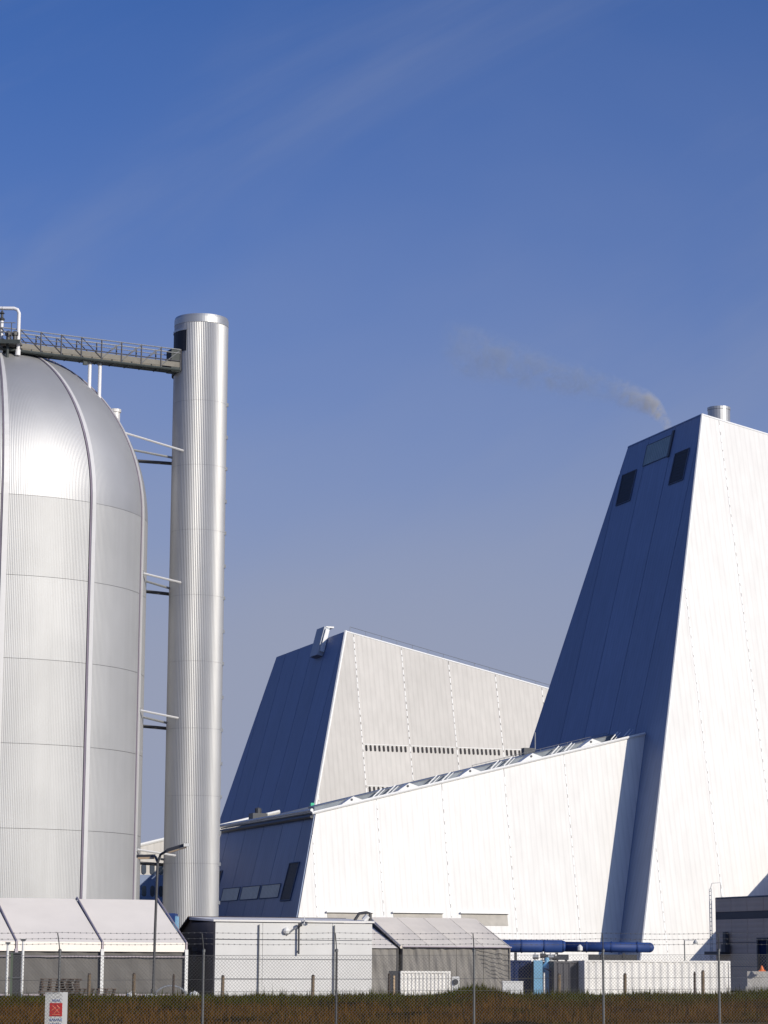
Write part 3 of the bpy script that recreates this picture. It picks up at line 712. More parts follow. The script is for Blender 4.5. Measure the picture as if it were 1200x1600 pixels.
# ------------------------------------------------------------------ smoke plume
def smoke():
    rnd = random.Random(3)
    P0 = Vector((66.0*1.08*1.0, 655, 137.0)); 
    P0 = Vector((72.5, 655, 138.0))
    # plume axis: px (1045,668) -> (690,525)
    ctl = [((79.2, 690, 145.4), 3.8), ((77.5, 690, 149.4), 4.8), ((74.3, 690, 153.8), 5.9), ((66.4, 690, 157.4), 8.0), ((56.9, 690, 160.2), 9.8), ((46.4, 690, 162.7), 11.2), ((36.9, 690, 165.2), 11.7), ((27.4, 690, 168.0), 11.6), ((13.7, 690, 171.0), 10.6)]
    mb = MB(); n = 16
    for i, (c, r) in enumerate(ctl):
        c = Vector(c)
        for j in range(n):
            a = 2*math.pi*j/n; w = r*(1+.18*math.sin(3*a+i*1.7)); mb.v.append(c + Vector((math.sin(.35)*math.cos(a)*w, math.sin(a)*w*.9, math.cos(a)*w)))
    k = len(ctl)
    for i in range(k-1):
        for j in range(n): j2 = (j+1) % n; mb.f.append((i*n+j, i*n+j2, (i+1)*n+j2, (i+1)*n+j))
    mb.f += [tuple(range(n-1, -1, -1)), tuple(range((k-1)*n, k*n))]
    m = bpy.data.materials.new('smoke'); m.use_nodes = True; t = m.node_tree; t.nodes.clear()
    out = N(t, 'ShaderNodeOutputMaterial'); pv = N(t, 'ShaderNodeVolumePrincipled')
    g = N(t, 'ShaderNodeNewGeometry')
    nz1 = N(t, 'ShaderNodeTexNoise'); nz1.inputs['Scale'].default_value = .20; nz1.inputs['Detail'].default_value = 6; nz1.inputs['Roughness'].default_value = .62; nz1.inputs['Distortion'].default_value = 1.3
    t.links.new(g.outputs['Position'], nz1.inputs['Vector'])
    mr = N(t, 'ShaderNodeMapRange'); mr.inputs['From Min'].default_value = .41; mr.inputs['From Max'].default_value = .66; mr.inputs['To Max'].default_value = 1.0
    t.links.new(nz1.outputs['Fac'], mr.inputs[0])
    sx = N(t, 'ShaderNodeSeparateXYZ'); t.links.new(g.outputs['Position'], sx.inputs[0])
    # distance from the plume axis keeps the rim soft
    cv = N(t, 'ShaderNodeFloatCurve'); c = cv.mapping.curves[0]
    rx = N(t, 'ShaderNodeMapRange'); rx.inputs['From Min'].default_value = 13.7; rx.inputs['From Max'].default_value = 79.2
    t.links.new(sx.outputs['X'], rx.inputs[0]); t.links.new(rx.outputs[0], cv.inputs['Value'])
    pts = [((p[0][0]-13.7)/65.5, (p[0][2]-140)/40.0) for p in ctl][::-1]
    c.points[0].location = (0, pts[0][1]); c.points[1].location = (1, pts[-1][1])
    for a, b in pts[1:-1]: c.points.new(min(.99, a), b)
    cv.mapping.update()
    m1 = N(t, 'ShaderNodeMath', operation='MULTIPLY_ADD'); m1.inputs[1].default_value = 40; m1.inputs[2].default_value = 140
    t.links.new(cv.outputs[0], m1.inputs[0])
    sb = N(t, 'ShaderNodeMath', operation='SUBTRACT'); t.links.new(sx.outputs['Z'], sb.inputs[0]); t.links.new(m1.outputs[0], sb.inputs[1])
    ab = N(t, 'ShaderNodeMath', operation='ABSOLUTE'); t.links.new(sb.outputs[0], ab.inputs[0])
    yy = N(t, 'ShaderNodeMath', operation='SUBTRACT'); yy.inputs[1].default_value = 690; t.links.new(sx.outputs['Y'], yy.inputs[0])
    p2 = N(t, 'ShaderNodeMath', operation='MULTIPLY'); t.links.new(yy.outputs[0], p2.inputs[0]); t.links.new(yy.outputs[0], p2.inputs[1])
    p3 = N(t, 'ShaderNodeMath', operation='MULTIPLY_ADD'); t.links.new(ab.outputs[0], p3.inputs[0]); t.links.new(ab.outputs[0], p3.inputs[1]); t.links.new(p2.outputs[0], p3.inputs[2])
    sq = N(t, 'ShaderNodeMath', operation='SQRT'); t.links.new(p3.outputs[0], sq.inputs[0])
    rad = N(t, 'ShaderNodeMapRange'); rad.inputs['From Min'].default_value = 15; rad.inputs['From Max'].default_value = 78.5; rad.inputs['To Min'].default_value = 10.5; rad.inputs['To Max'].default_value = 3.6
    t.links.new(sx.outputs['X'], rad.inputs[0])
    dv = N(t, 'ShaderNodeMath', operation='DIVIDE'); t.links.new(sq.outputs[0], dv.inputs[0]); t.links.new(rad.outputs[0], dv.inputs[1])
    soft = N(t, 'ShaderNodeMapRange', interpolation_type='SMOOTHSTEP'); soft.inputs['From Min'].default_value = 1.0; soft.inputs['From Max'].default_value = .3
    t.links.new(dv.outputs[0], soft.inputs[0])
    dn = N(t, 'ShaderNodeMapRange'); dn.inputs['From Min'].default_value = 63; dn.inputs['From Max'].default_value = 76; dn.inputs['To Min'].default_value = .12; dn.inputs['To Max'].default_value = .75
    t.links.new(sx.outputs['X'], dn.inputs[0])
    a1 = N(t, 'ShaderNodeMath', operation='MULTIPLY'); t.links.new(mr.outputs[0], a1.inputs[0]); t.links.new(soft.outputs[0], a1.inputs[1])
    a2 = N(t, 'ShaderNodeMath', operation='MULTIPLY'); t.links.new(a1.outputs[0], a2.inputs[0]); t.links.new(dn.outputs[0], a2.inputs[1])
    fd = N(t, 'ShaderNodeMapRange', interpolation_type='SMOOTHSTEP'); fd.inputs['From Min'].default_value = 14; fd.inputs['From Max'].default_value = 27
    t.links.new(sx.outputs['X'], fd.inputs[0])
    a3 = N(t, 'ShaderNodeMath', operation='MULTIPLY'); t.links.new(a2.outputs[0], a3.inputs[0]); t.links.new(fd.outputs[0], a3.inputs[1])
    t.links.new(a3.outputs[0], pv.inputs['Density'])
    cm_ = N(t, 'ShaderNodeMapRange', data_type='FLOAT'); cm_.inputs['From Min'].default_value = 62; cm_.inputs['From Max'].default_value = 73; cm_.inputs['To Min'].default_value = .66; cm_.inputs['To Max'].default_value = .995
    t.links.new(sx.outputs['X'], cm_.inputs[0])
    cc = N(t, 'ShaderNodeCombineColor'); 
    for i, lo_ in enumerate((.64, .74, .92)):
        q_ = N(t, 'ShaderNodeMapRange'); q_.inputs['From Min'].default_value = .66; q_.inputs['From Max'].default_value = .995
        q_.inputs['To Min'].default_value = lo_; q_.inputs['To Max'].default_value = .995
        t.links.new(cm_.outputs[0], q_.inputs[0]); t.links.new(q_.outputs[0], cc.inputs[i])
    t.links.new(cc.outputs[0], pv.inputs['Color']); pv.inputs['Anisotropy'].default_value = 0.0
    t.links.new(pv.outputs[0], out.inputs['Volume'])
    o = mb.build('smoke_plume', m, kind='stuff'); o['label'] = 'thin grey smoke drifting left from the right tower roof'; o['category'] = 'smoke'
smoke()

# ------------------------------------------------------------------ tents and sheds in the yard
def arch_tent(name, label, K, L, half, zeave, zridge, bays, roofm, wallm, valance=True, drop=.75, gap=.12):
    """K = front right foot corner; extends -v by L and back along u"""
    t = thing(name, label, 'tent', tuple(K))
    z = lambda s_: zeave+(zridge-zeave)*s_
    bl = L/bays
    for k in range(bays):
        a, b = -bl*k-gap, -bl*(k+1)+gap
        P = lambda tt, back, zz: K + v*tt + u*back + Z*zz
        n = 6; mb = MB()
        for side in (0, 1):
            vs_ = []; fs = []
            for i in range(n+1):
                s_ = i/n
                for j in range(5):
                    q = j/4; sag = -.10*math.sin(math.pi*q)*math.sin(math.pi*min(1, s_*1.0)+.2)
                    back = half*s_ if side == 0 else 2*half-half*s_
                    vs_.append(P(a+(b-a)*q, back, z(s_)+sag))
            for i in range(n):
                for j in range(4): fs.append((i*5+j, i*5+j+1, (i+1)*5+j+1, (i+1)*5+j))
            mb.add(vs_, fs)
        if valance:
            mb.add([P(a, -.02, zeave), P(b, -.02, zeave), P(b, -.06, zeave-drop), P(a, -.06, zeave-drop)], [(0, 1, 2, 3)])
        mb.build('roof_sheet', roofm, t)
        mb = MB(); nx, nz_ = 14, 8; vs_ = []; wr = random.Random(k*7+int(L*10))
        ph = [wr.uniform(0, 6) for _ in range(4)]
        for q in range(nx+1):
            for r_ in range(nz_+1):
                tt = a+(b-a)*q/nx; hz = (zeave-.1)*r_/nz_; e_ = math.sin(math.pi*q/nx)
                bulge = (.07*math.sin(q*.9+r_*.5+ph[0])+.05*math.sin(q*1.7-r_*.9+ph[1])+.04*math.sin(r_*1.3+ph[2]))*(.25+.75*e_)
                vs_.append(P(tt, .14+bulge*.8, hz))
        mb.add(vs_, [(q*(nz_+1)+r_, (q+1)*(nz_+1)+r_, (q+1)*(nz_+1)+r_+1, q*(nz_+1)+r_+1) for q in range(nx) for r_ in range(nz_)])
        mb.build('wall_sheet', wallm, t); mb = MB()
        mb.hexa([P(b, 2*half-.2, 0), P(a, 2*half-.2, 0), P(a, 2*half-.1, 0), P(b, 2*half-.1, 0), P(b, 2*half-.2, zeave), P(a, 2*half-.2, zeave), P(a, 2*half-.1, zeave), P(b, 2*half-.1, zeave)])
        mb.build('wall_sheet', wallm, t)
    for tt in (-.1, -L+.1):
        mb = MB().prism([K+v*tt+Z*0, K+v*tt+u*2*half, K+v*tt+u*2*half+Z*zeave, K+v*tt+u*half+Z*zridge, K+v*tt+Z*zeave], v*(-.05)); mb.build('gable_sheet', wallm, t)
    return t
KT = Vector((-16.15, 215, 0))
t1 = arch_tent('storage_tent', 'large white storage tent with grey side wall and sloping roof at the lower left', KT, 28.4, 10, 4.5, 8.2, 4, 'tent_roof', 'tent_wall')
for k in range(5):
    tt = -7.1*k
    a = KT+v*tt
    MB().path([a+Z*0-u*.08, a+Z*4.5-u*.08, a+u*10+Z*8.32, a+u*20+Z*4.5, a+u*20], .09, 6).build('portal_frame', 'tent_frame', t1)
    MB().box(a-u*.1+Z*2.0, (.26, .12, 3.9), (v, u, Z)).build('leg_cover', 'white_plastic' if k in (0, 1) else 'tent_frame', t1)
MB().tube(KT+Z*.25-u*.2, KT-v*28.4+Z*.25-u*.2, .09, 5).build('base_rail', 'tent_frame', t1)
MB().tube(KT+Z*3.35-u*.1, KT-v*28.4+Z*3.35-u*.1, .05, 5).build('keder_rail', 'tent_frame', t1)

# banded white shed
KS = Vector((-13.8, 215, 0))
sd = thing('panel_shed', 'white shed of horizontal wall panels with a dark left side between the two tents', 'shed', tuple(KS))
SL = 13.75
fS = Face(KS, v, u, 0); dS = Face(KS, u, v, 0)
MB().prism([KS, KS+v*SL, KS+v*SL+Z*6.25, KS+Z*6.25], u*7.5).build('inner_wall', 'core', sd)
for z0, z1 in ((.05, 1.6), (1.6, 3.2), (3.2, 4.8), (4.8, 6.25)):
    for a, b in ((0, 4.1), (4.1, 10.2), (10.2, SL)):
        fS.rect(a+.015, b-.015, z0+.025, z1-.025, .01, .09).build('wall_panel', 'shed_panel', sd)
dp_ = [(0, 0), (7.5, 0), (7.5, 6.25), (0, 6.25)]
for a, b in ((0, 2.5), (2.5, 5), (5, 7.5)): dS.rect(a+.02, b-.02, 0.05, 6.22, .01, .07).build('side_sheet', 'shed_dark', sd)
MB().prism([KS-v*.2-u*.25+Z*6.27, KS-v*.2+u*7.6+Z*6.5, KS-v*.2+u*7.6+Z*6.75, KS-v*.2-u*.25+Z*6.42], v*(SL+.35)).build('roof', 'shed_roof', sd)
MB().prism([KS+u*7.62, KS+u*11.5, KS+u*11.5+Z*5.2, KS+u*7.62+Z*6.6], v*SL).build('lean_to', 'shed_dark', sd)
MB().prism([KS-v*.3+u*7.62+Z*6.62, KS-v*.3+u*11.8+Z*5.15, KS-v*.3+u*11.8+Z*5.3, KS-v*.3+u*7.62+Z*6.8], v*(SL+.5)).build('rear_roof', 'wood_dk', sd)
for t in (3.75, 10.35):
    MB().tube(KS+v*t-u*.22+Z*.0, KS+v*t-u*.22+Z*6.05, .055, 6).build('downpipe', 'pole_grey', sd)
w = dS.rect(2.3, 4.6, 1.2, 3.0, .08, .12).build('door', 'pole_dark', sd)
lmp = thing('wall_floodlight', 'dark floodlight fixed on the shaded left side of the white shed', 'floodlight', tuple(dS.P(4.3, 4.3, .1)))
MB().tube(dS.P(4.3, 3.8, .1), dS.P(4.3, 3.8, .6), .06, 6).build('bracket', 'pole_dark', lmp)
MB().box(dS.P(4.3, 4.0, .7), (.5, 1.0, .35), (v, u, Z)).build('lamp_head', 'pole_dark', lmp)
MB().box(dS.P(4.3, 3.4, .65), (.3, .5, .8), (v, u, Z)).build('driver_box', 'pole_dark', lmp)

# camera mast in front of the shed
cmst = thing('camera_mast', 'dark pole with slanted arm and white dish in front of the white shed wall', 'mast', (-6.91, 217, 0))
mx, my = -6.91, 217.0
MB().tube((mx, my, 3.65), (mx, my, 6.05), .09, 6).build('pole', 'pole_dark', cmst)
MB().tube((mx, my, 3.9), (mx+.02, my+.4, 3.9), .07, 6).build('wall_bracket', 'pole_dark', cmst)
MB().tube((mx+.1, my-.1, 6.1), (mx-1.02, my-.1, 5.2), .07, 6).build('arm', 'galv', cmst)
MB().lathe((mx-1.05, my-.2, 5.55), [(.02, -.3), (.22, -.2), (.30, 0), (.22, .2), (.02, .28)], 10).build('dish', 'white_plastic', cmst)
MB().box((mx+.1, my-.1, 6.05), (.34, .3, .24)).build('camera_head', 'pole_dark', cmst)
MB().tube((mx+.45, my, 6.1), (mx+.45, my, 6.75), .04, 5).build('aerial', 'white_plastic', cmst)
MB().box((mx+.85, my, 6.42), (.7, .2, .1)).build('aerial_arm', 'white_plastic', cmst)
MB().tube((mx+.08, my, 6.0), (mx+.45, my, 6.15), .04, 5).build('aerial_mount', 'white_plastic', cmst)
hk = thing('exhaust_bend', 'black bent exhaust pipe on the shed roof end beside the grey tent ridge', 'exhaust pipe', (-1.2, 221, 6.4))
MB().path([(-2.3, 221, 6.5), (-1.9, 221, 7.1), (-1.3, 221, 7.18), (-.98, 221, 7.12), (-.95, 221, 6.2)], .13, 8).build('pipe', 'pole_dark', hk)
MB().tube((-1.5, 221, 6.5), (-1.15, 221, 6.9), .26, 8).build('cowl', 'white_plastic', hk)

# grey tent and its lower white annex
KG = Vector((11.17, 223.6, 0))
t2 = arch_tent('grey_storage_tent', 'grey roofed storage tent with crumpled side wall right of the white shed', KG, 9.95, 8.5, 4.35, 6.9, 4, 'tent_roof_g', 'tent_wall_w', valance=False, gap=.015)
MB().path([KG-v*10.05+Z*4.3-u*.1, KG-v*10.05+u*8.5+Z*6.95, KG-v*10.05+u*17+Z*4.35], .15, 6).build('gable_beam', 'tent_roof_g', t2)
MB().tube(KG+Z*4.33-u*.12, KG-v*9.95+Z*4.33-u*.12, .06, 6).build('eave_rail', 'tent_frame', t2)
mb = MB()
for k in range(9):
    a = KG + v*(-.2-.35*k) - u*.06 + Z*(4.1-.15*k); mb.path([a, a+v*.9-Z*.7-u*.04, a+v*(1.0+.2*k)-Z*1.3], .05, 4)
# wall folds pulled towards the right corner
fo = MB()
for k in range(7):
    fo.path([KG-v*(3.2-.2*k)-u*.03+Z*(4.15-.35*k), KG-v*(1.6-.1*k)-u*.07+Z*(3.9-.38*k), KG-v*.15-u*.03+Z*(3.75-.45*k)], .025, 5)
fo.build('wall_folds', 'tent_wall_w', t2, kind='stuff')
KW = KG - v*10.16 + u*.12
t3 = arch_tent('white_annex_tent', 'white roofed tent annex squeezed between the white shed and the grey tent', KW, 3.2, 8.4, 4.2, 6.5, 1, 'tent_roof', 'tent_wall_w', valance=False)

# small equipment in front of the grey tent
YA = 195
def corrugated(K, L, H, pitch, depth, name, m, parent, dirv=v, nrm=-u):
    mb = MB(); n = int(L/pitch)*4; P = []
    for i in range(n+1):
        o = (0, 0, 1, 1)[i % 4]*depth; q = K + dirv*(L*i/n) + nrm*o
        P += [q, q+Z*H]
    mb.add(P, [(2*i, 2*i+2, 2*i+3, 2*i+1) for i in range(n)])
    return mb.build(name, m, parent)
def container(name, label, K, L, W_, H, m, pitch=.6, group=None, cat='container'):
    t = thing(name, label, cat, tuple(K), group)
    MB().prism([K+u*.1+Z*.1, K+v*L+u*.1+Z*.1, K+v*L+u*.1+Z*(H-.05), K+u*.1+Z*(H-.05)], u*(W_-.1)).build('box', m, t)
    corrugated(K+v*.16+Z*.16, L-.32, H-.32, pitch, .07, 'side_sheet', m, t)
    for z in (.08, H-.08): MB().box(K+v*L/2+Z*z, (L, .2, .16), (v, u, Z)).build('rail', m, t)
    for tt in (.08, L-.08): MB().box(K+v*tt+Z*H/2, (.17, .22, H), (v, u, Z)).build('corner_post', m, t)
    return t
ac = container('equipment_cabinet', 'small white ribbed equipment cabinet in front of the grey tent', Vector((1.42, YA, -.2)), 4.0, 1.6, 2.6, 'cont_white', .3, cat='cabinet')
fu = thing('fan_unit', 'grey fan unit with two round fans at the right end of the small white cabinet', 'fan unit', (5.42, YA+1.5, -.2))
MB().box((5.62, YA+1.6, .85), (.56, .9, 2.3)).build('housing', 'white_plastic', fu)
for z in (.75, 1.6):
    MB().tube((5.60, YA+1.14, z), (5.60, YA+1.04, z), .22, 14).build('fan', 'pole_dark', fu)
dk = thing('dark_cabinet', 'black cabinet with a yellowish stripe left of the small white cabinet', 'cabinet', (.9, YA, -.2))
MB().box((.92, YA+.3, 1.05), (.72, .8, 2.7)).build('housing', 'pole_dark', dk)
MB().box((.98, YA-.12, 1.1), (.12, .04, 1.9)).build('stripe', 'lamp_cream', dk)
wb = thing('white_box', 'small white plastic box on the grass edge below the blue containers', 'box', (9.9, YA-2, 0))
MB().box((9.75, YA-2, .85), (1.5, 1.0, 1.55)).build('box', 'white_plastic', wb)
MB().box((9.75, YA-2, 1.67), (1.56, 1.06, .1)).build('lid', 'white_plastic', wb)

# containers at the right
cw = container('white_container', 'long white corrugated container right of the blue containers', Vector((17.55, 225, .35)), 14.0, 2.5, 2.95, 'cont_white', .66)
cg = container('dark_grey_container', 'dark grey corrugated container left of the long white one', Vector((14.95, 225.5, .35)), 2.45, 6, 2.85, 'cont_grey', .5)
cn = container('navy_container', 'navy blue container beside the grey tent corner', Vector((11.25, 227, .3)), 1.95, 6, 2.95, 'cont_navy', .5)
lbp = thing('light_blue_tank', 'pale blue upright tank with white pipework between navy and grey containers', 'tank', (13.7, 226, .2))
MB().box((13.65, 226.6, 1.75), (.76, 1.0, 3.0)).build('panel', 'light_blue', lbp)
MB().lathe((14.45, 226.8, .2), [(.38, 0), (.38, 2.6), (.2, 2.9), (.2, 3.3)], 12).build('vessel', 'light_blue', lbp)
MB().tube((14.15, 226.1, .2), (14.15, 226.1, 2.2), .09, 6).build('white_pipe', 'white_plastic', lbp)
MB().path([(14.2, 226, 2.6), (14.75, 226, 2.3), (14.8, 226, .3)], .08, 6).build('hose', 'cont_navy', lbp)
for k, (x, z) in enumerate(((13.6, 3.55), (14.25, 3.65), (14.95, 3.55), (15.35, 3.45))):
    lab = ['leftmost pump motor on top of the blue tank frame', 'second pump motor from the left above the blue tank', 'third pump motor from the left above the blue tank', 'rightmost pump motor, over the dark grey container'][k]
    pmp = thing('pump_motor', lab, 'motor', (x, 229, z-.3))
    MB().tube((x-.25, 229, z), (x+.25, 229, z), .22, 10).build('body', 'pole_dark' if k % 2 else 'galv', pmp)
    MB().tube((x, 229, z-.4), (x, 229, z+.35), .1, 8).build('shaft', 'white_plastic', pmp)
    MB().box((x, 229, z-.4), (.4, .4, .1)).build('base', 'pole_dark', pmp)

bp_ = thing('blue_pipeline', 'thick dark blue pipeline with a rounded end above the containers', 'pipeline', (18, 240, 0))
p0, p1, p2 = Vector((6.5, 240, 4.53)), Vector((16.7, 240, 4.54)), Vector((24.75, 240, 4.48))
MB().tube(p0, p1, .58, 20).build('pipe', 'pipe_blue', bp_, smooth=True)
MB().tube(p1-Vector((.02, 0, 0)), p1+Vector((.3, 0, -.0)), .58, 20, r2=.46).build('reducer', 'pipe_blue', bp_, smooth=True)
pp = MB().tube(p1+Vector((.28, 0, -.03)), p2, .46, 20); pp.build('pipe', 'pipe_blue', bp_, smooth=True)
mb = MB(); k = 8; n = 20; vs_ = []
for i in range(k+1):
    a = math.pi/2*i/k
    for j in range(n): b = 2*math.pi*j/n; vs_.append(p2 + Vector((math.sin(a)*.46, math.cos(b)*math.cos(a)*.46, math.sin(b)*math.cos(a)*.46)))
mb.add(vs_, [(i*n+j, i*n+(j+1) % n, (i+1)*n+(j+1) % n, (i+1)*n+j) for i in range(k) for j in range(n)]); mb.build('end_cap', 'pipe_blue', bp_, smooth=True)
for x, r in ((9.2, .63), (12.9, .63), (15.0, .63), (18.9, .51), (21.2, .51), (23.6, .51)): MB().tube((x, 240, 4.53-(.03 if r < .6 else 0)), (x+.12, 240, 4.53-(.03 if r < .6 else 0)), r, 20).build('flange', 'pipe_blue', bp_)
for x in (8.5, 12.4, 16.2, 20.4, 22.4): MB().box((x, 240.0, 1.95), (.25, .3, 4.0)).build('support', 'pole_dark', bp_)
MB().lathe((18.3, 239.4, 4.3), [(.1, -.25), (.26, -.1), (.26, .2), (.08, .4)], 10).build('gauge', 'white_plastic', bp_)
ut_ = thing('pipe_rack', 'dark steel pipe rack under the blue pipeline', 'pipe rack', (19.5, 240, 0))
MB().box((21.4, 240.5, 3.55), (4.4, 1.2, .55)).build('tray', 'pole_dark', ut_)
MB().box((16.2, 240.5, 3.55), (2.2, 1.2, .5)).build('tray', 'dk_band', ut_)
for x in (15.3, 17.1, 19.4, 23.3): MB().box((x, 240.5, 1.65), (.2, .2, 3.3)).build('leg', 'pole_dark', ut_)

# dark building at the right edge
KD = Vector((38.75, 300, 0))
db = thing('dark_workshop', 'dark grey clad workshop building at the right edge with a charcoal band', 'building', tuple(KD))
fD = Face(KD, -u, v, 0)
MB().prism([KD, KD-u*32, KD-u*32+Z*10.4, KD+Z*10.4], v*30).build('wall', 'core', db)
fDn = -v
def drect(t0, t1, z0, z1, o0, o1, mb=None):
    mb = mb or MB(); return mb.prism([KD-u*t0-v*o0+Z*z0, KD-u*t1-v*o0+Z*z0, KD-u*t1-v*o0+Z*z1, KD-u*t0-v*o0+Z*z1], -v*(o1-o0))
for k in range(8):
    for z0, z1 in ((0, 2.7), (2.7, 5.4), (5.4, 8.05), (8.85, 10.4)):
        drect(4*k+.04, 4*k+3.96, z0+.03, z1-.03, .02, .12).build('wall_panel', 'dk_clad', db)
drect(0, 32, 8.07, 8.83, .02, .09).build('band', 'dk_band', db)
o = drect(11.0, 13.0, .2, 5.6, .14, .2).build('door', 'cont_navy', db)
mb = MB(); drect(10.7, 11.0, 0, 5.9, .14, .4, mb); drect(13.0, 13.3, 0, 5.9, .14, .4, mb); drect(11.0, 13.0, 5.6, 5.9, .14, .4, mb); mb.build('frame', 'dk_band', o)
MB().tube(KD+Z*10.45, KD-u*32+Z*10.45, .12, 5).build('roof_coping', 'pole_grey', db)
MB().prism([KD-v*.05-Z*0, KD-v*.05+v*.2, KD-v*.05+v*.2+Z*10.4, KD-v*.05+Z*10.4], u*.1).build('corner_trim', 'pole_dark', db)
ld = thing('cage_ladder', 'thin white caged ladder on the left corner of the dark workshop', 'ladder', tuple(KD+u*.3))
for s_ in (-.25, .25): MB().tube(KD-v*.5+u*(.4+s_)+Z*.5, KD-v*.5+u*(.4+s_)+Z*11.6, .05, 4).build('rail', 'white_plastic', ld)
for k in range(22): MB().tube(KD-v*.5+u*.15+Z*(.8+.5*k), KD-v*.5+u*.65+Z*(.8+.5*k), .035, 4).build('rung', 'white_plastic', ld)
MB().path([KD-v*.5+u*.4+Z*11.5, KD-v*.4+u*.2+Z*12.2, KD+v*.6+Z*12.3, KD+v*.7+Z*10.5], .045, 4).build('handrail', 'white_plastic', ld)
wl = thing('workshop_light', 'dark wall light with hood on the dark workshop left wall', 'wall light', tuple(KD-u*3-v*.3+Z*4.6))
MB().box(KD-u*3.3-v*.5+Z*5.6, (.4, .7, 2.0), (v, u, Z)).build('junction_box', 'dk_band', wl)
MB().box(KD-u*1.9-v*.9+Z*4.2, (1.6, 3.4, .35), (v, u, Z)).build('hood', 'dk_band', wl)
MB().box(KD-u*3.6-v*.7+Z*4.75, (.6, 1.0, .9), (v, u, Z)).build('lamp_head', 'dk_band', wl)

cb = thing('concrete_barrier', 'grey concrete barrier block at the right edge in front of the dark workshop', 'barrier', (27.5, 190, .0))
MB().prism([(26.75, 190, 0), (26.75, 190.8, 0), (26.75, 190.6, 2.55), (26.75, 190.15, 2.55)], Vector((6, 1.2, 0))).build('block', 'concrete', cb)
MB().box((29.7, 190.35, 1.2), (6.2, .6, .5)).build('foot', 'concrete', cb)
for k, (x, y, z, lab) in enumerate(((22.35, 172.0, .0, 'orange traffic cone at the grass edge before the long white container'), (27.75, 189.6, 2.55, 'orange traffic cone standing on the concrete barrier at the right edge'))):
    c = thing('traffic_cone', lab, 'traffic cone', (x, y, z), 'orange traffic cones')
    hgt = .95 if k == 0 else .42
    MB().lathe((x, y, z), [(.2, .06), (.04, hgt)], 12).build('cone', 'orange', c)
    MB().box((x, y, z+.03), (.5, .5, .06)).build('base', 'orange', c)

# ------------------------------------------------------------------ lamps
sl_ = thing('street_lamp', 'tall double headed street lamp in front of the silver tank', 'street lamp', (-14.45, 165, 0))
MB().path([(-14.45, 165, 0), (-14.40, 165, 5), (-14.33, 165, 9.2), (-14.15, 164.9, 9.75), (-13.6, 164.6, 10.05)], .085, 8).build('pole', 'pole_dark', sl_)
MB().path([(-14.35, 165, 9.3), (-14.5, 165.3, 9.62), (-14.7, 165.7, 9.7)], .08, 8).build('arm', 'pole_dark', sl_)
h1 = MB().prism([(-13.75, 164.4, 9.90), (-13.75, 164.75, 9.90), (-13.75, 164.7, 10.10), (-13.75, 164.45, 10.10)], Vector((1.35, -.5, .38))).build('lamp_head', 'pole_dark', sl_)
MB().prism([(-13.6, 164.35, 9.82), (-13.6, 164.7, 9.82), (-13.6, 164.62, 9.9), (-13.6, 164.38, 9.9)], Vector((1.15, -.43, .33))).build('diffuser', 'lamp_cream', h1)
MB().box((-12.42, 164.0, 10.33), (.35, .34, .2)).build('end_cap', 'white_plastic', h1)
h2 = MB().prism([(-14.55, 165.6, 9.62), (-14.55, 165.95, 9.62), (-14.55, 165.9, 9.8), (-14.55, 165.65, 9.8)], Vector((-1.25, .5, -.02))).build('lamp_head', 'pole_dark', sl_)
MB().prism([(-14.6, 165.55, 9.5), (-14.6, 165.9, 9.5), (-14.6, 165.82, 9.62), (-14.6, 165.6, 9.62)], Vector((-1.1, .45, 0))).build('diffuser', 'lamp_cream', h2)
MB().tube((-14.45, 165, 0), (-14.45, 165, 1.3), .14, 8).build('base', 'pole_dark', sl_)
s2 = thing('yard_lamp', 'thin yard lamp with a short arm behind the long white container', 'street lamp', (30.36, 260, 0))
MB().tube((30.36, 260, 0), (30.36, 260, 5.35), .06, 6).build('pole', 'pole_grey', s2)
MB().tube((30.36, 260, 5.33), (31.3, 260, 5.33), .05, 6).build('arm', 'white_plastic', s2)
MB().lathe((31.45, 260, 5.1), [(.22, -.12), (.24, 0), (.1, .25), (.03, .32)], 10).build('lamp_head', 'galv', s2)

# blue cabin seen between the tent and the chimney
bc = thing('blue_cabin', 'small blue cabin top visible between the white tent roof and the dark shed', 'cabin', (-19.3, 235, 0))
MB().box((-19.35, 236, 3.5), (1.6, 3, 7.0)).build('lower_wall', 'light_blue', bc)
MB().box((-19.2, 235.8, 6.85), (1.05, 3.2, .8)).build('upper_box', 'pipe_blue', bc)

# gate post group at the left edge
gp = thing('gate_frame', 'black gate panel between two white posts at the lower left edge', 'gate', (-24, 170, 0))
for x, h in ((-24.45, 4.1), (-23.45, 4.3)):
    p_ = MB().tube((x, 170, 0), (x, 170, h), .085, 8).build('post', 'white_plastic', gp)
    MB().box((x, 170, h+.05), (.3, .25, .12)).build('cap', 'pole_grey', p_)
MB().box((-23.85, 170.1, 1.75), (.50, .12, 3.6)).build('gate_panel', 'pole_dark', gp)
MB().box((-24.16, 170.0, 1.75), (.13, .12, 3.5)).build('green_stile', mat('green_grey_paint', (.10, .13, .09), .6), gp)
for z in (3.5, 1.9): MB().tube((-24.45, 170, z), (-23.45, 170, z), .05, 6).build('hinge_rail', 'pole_grey', gp)

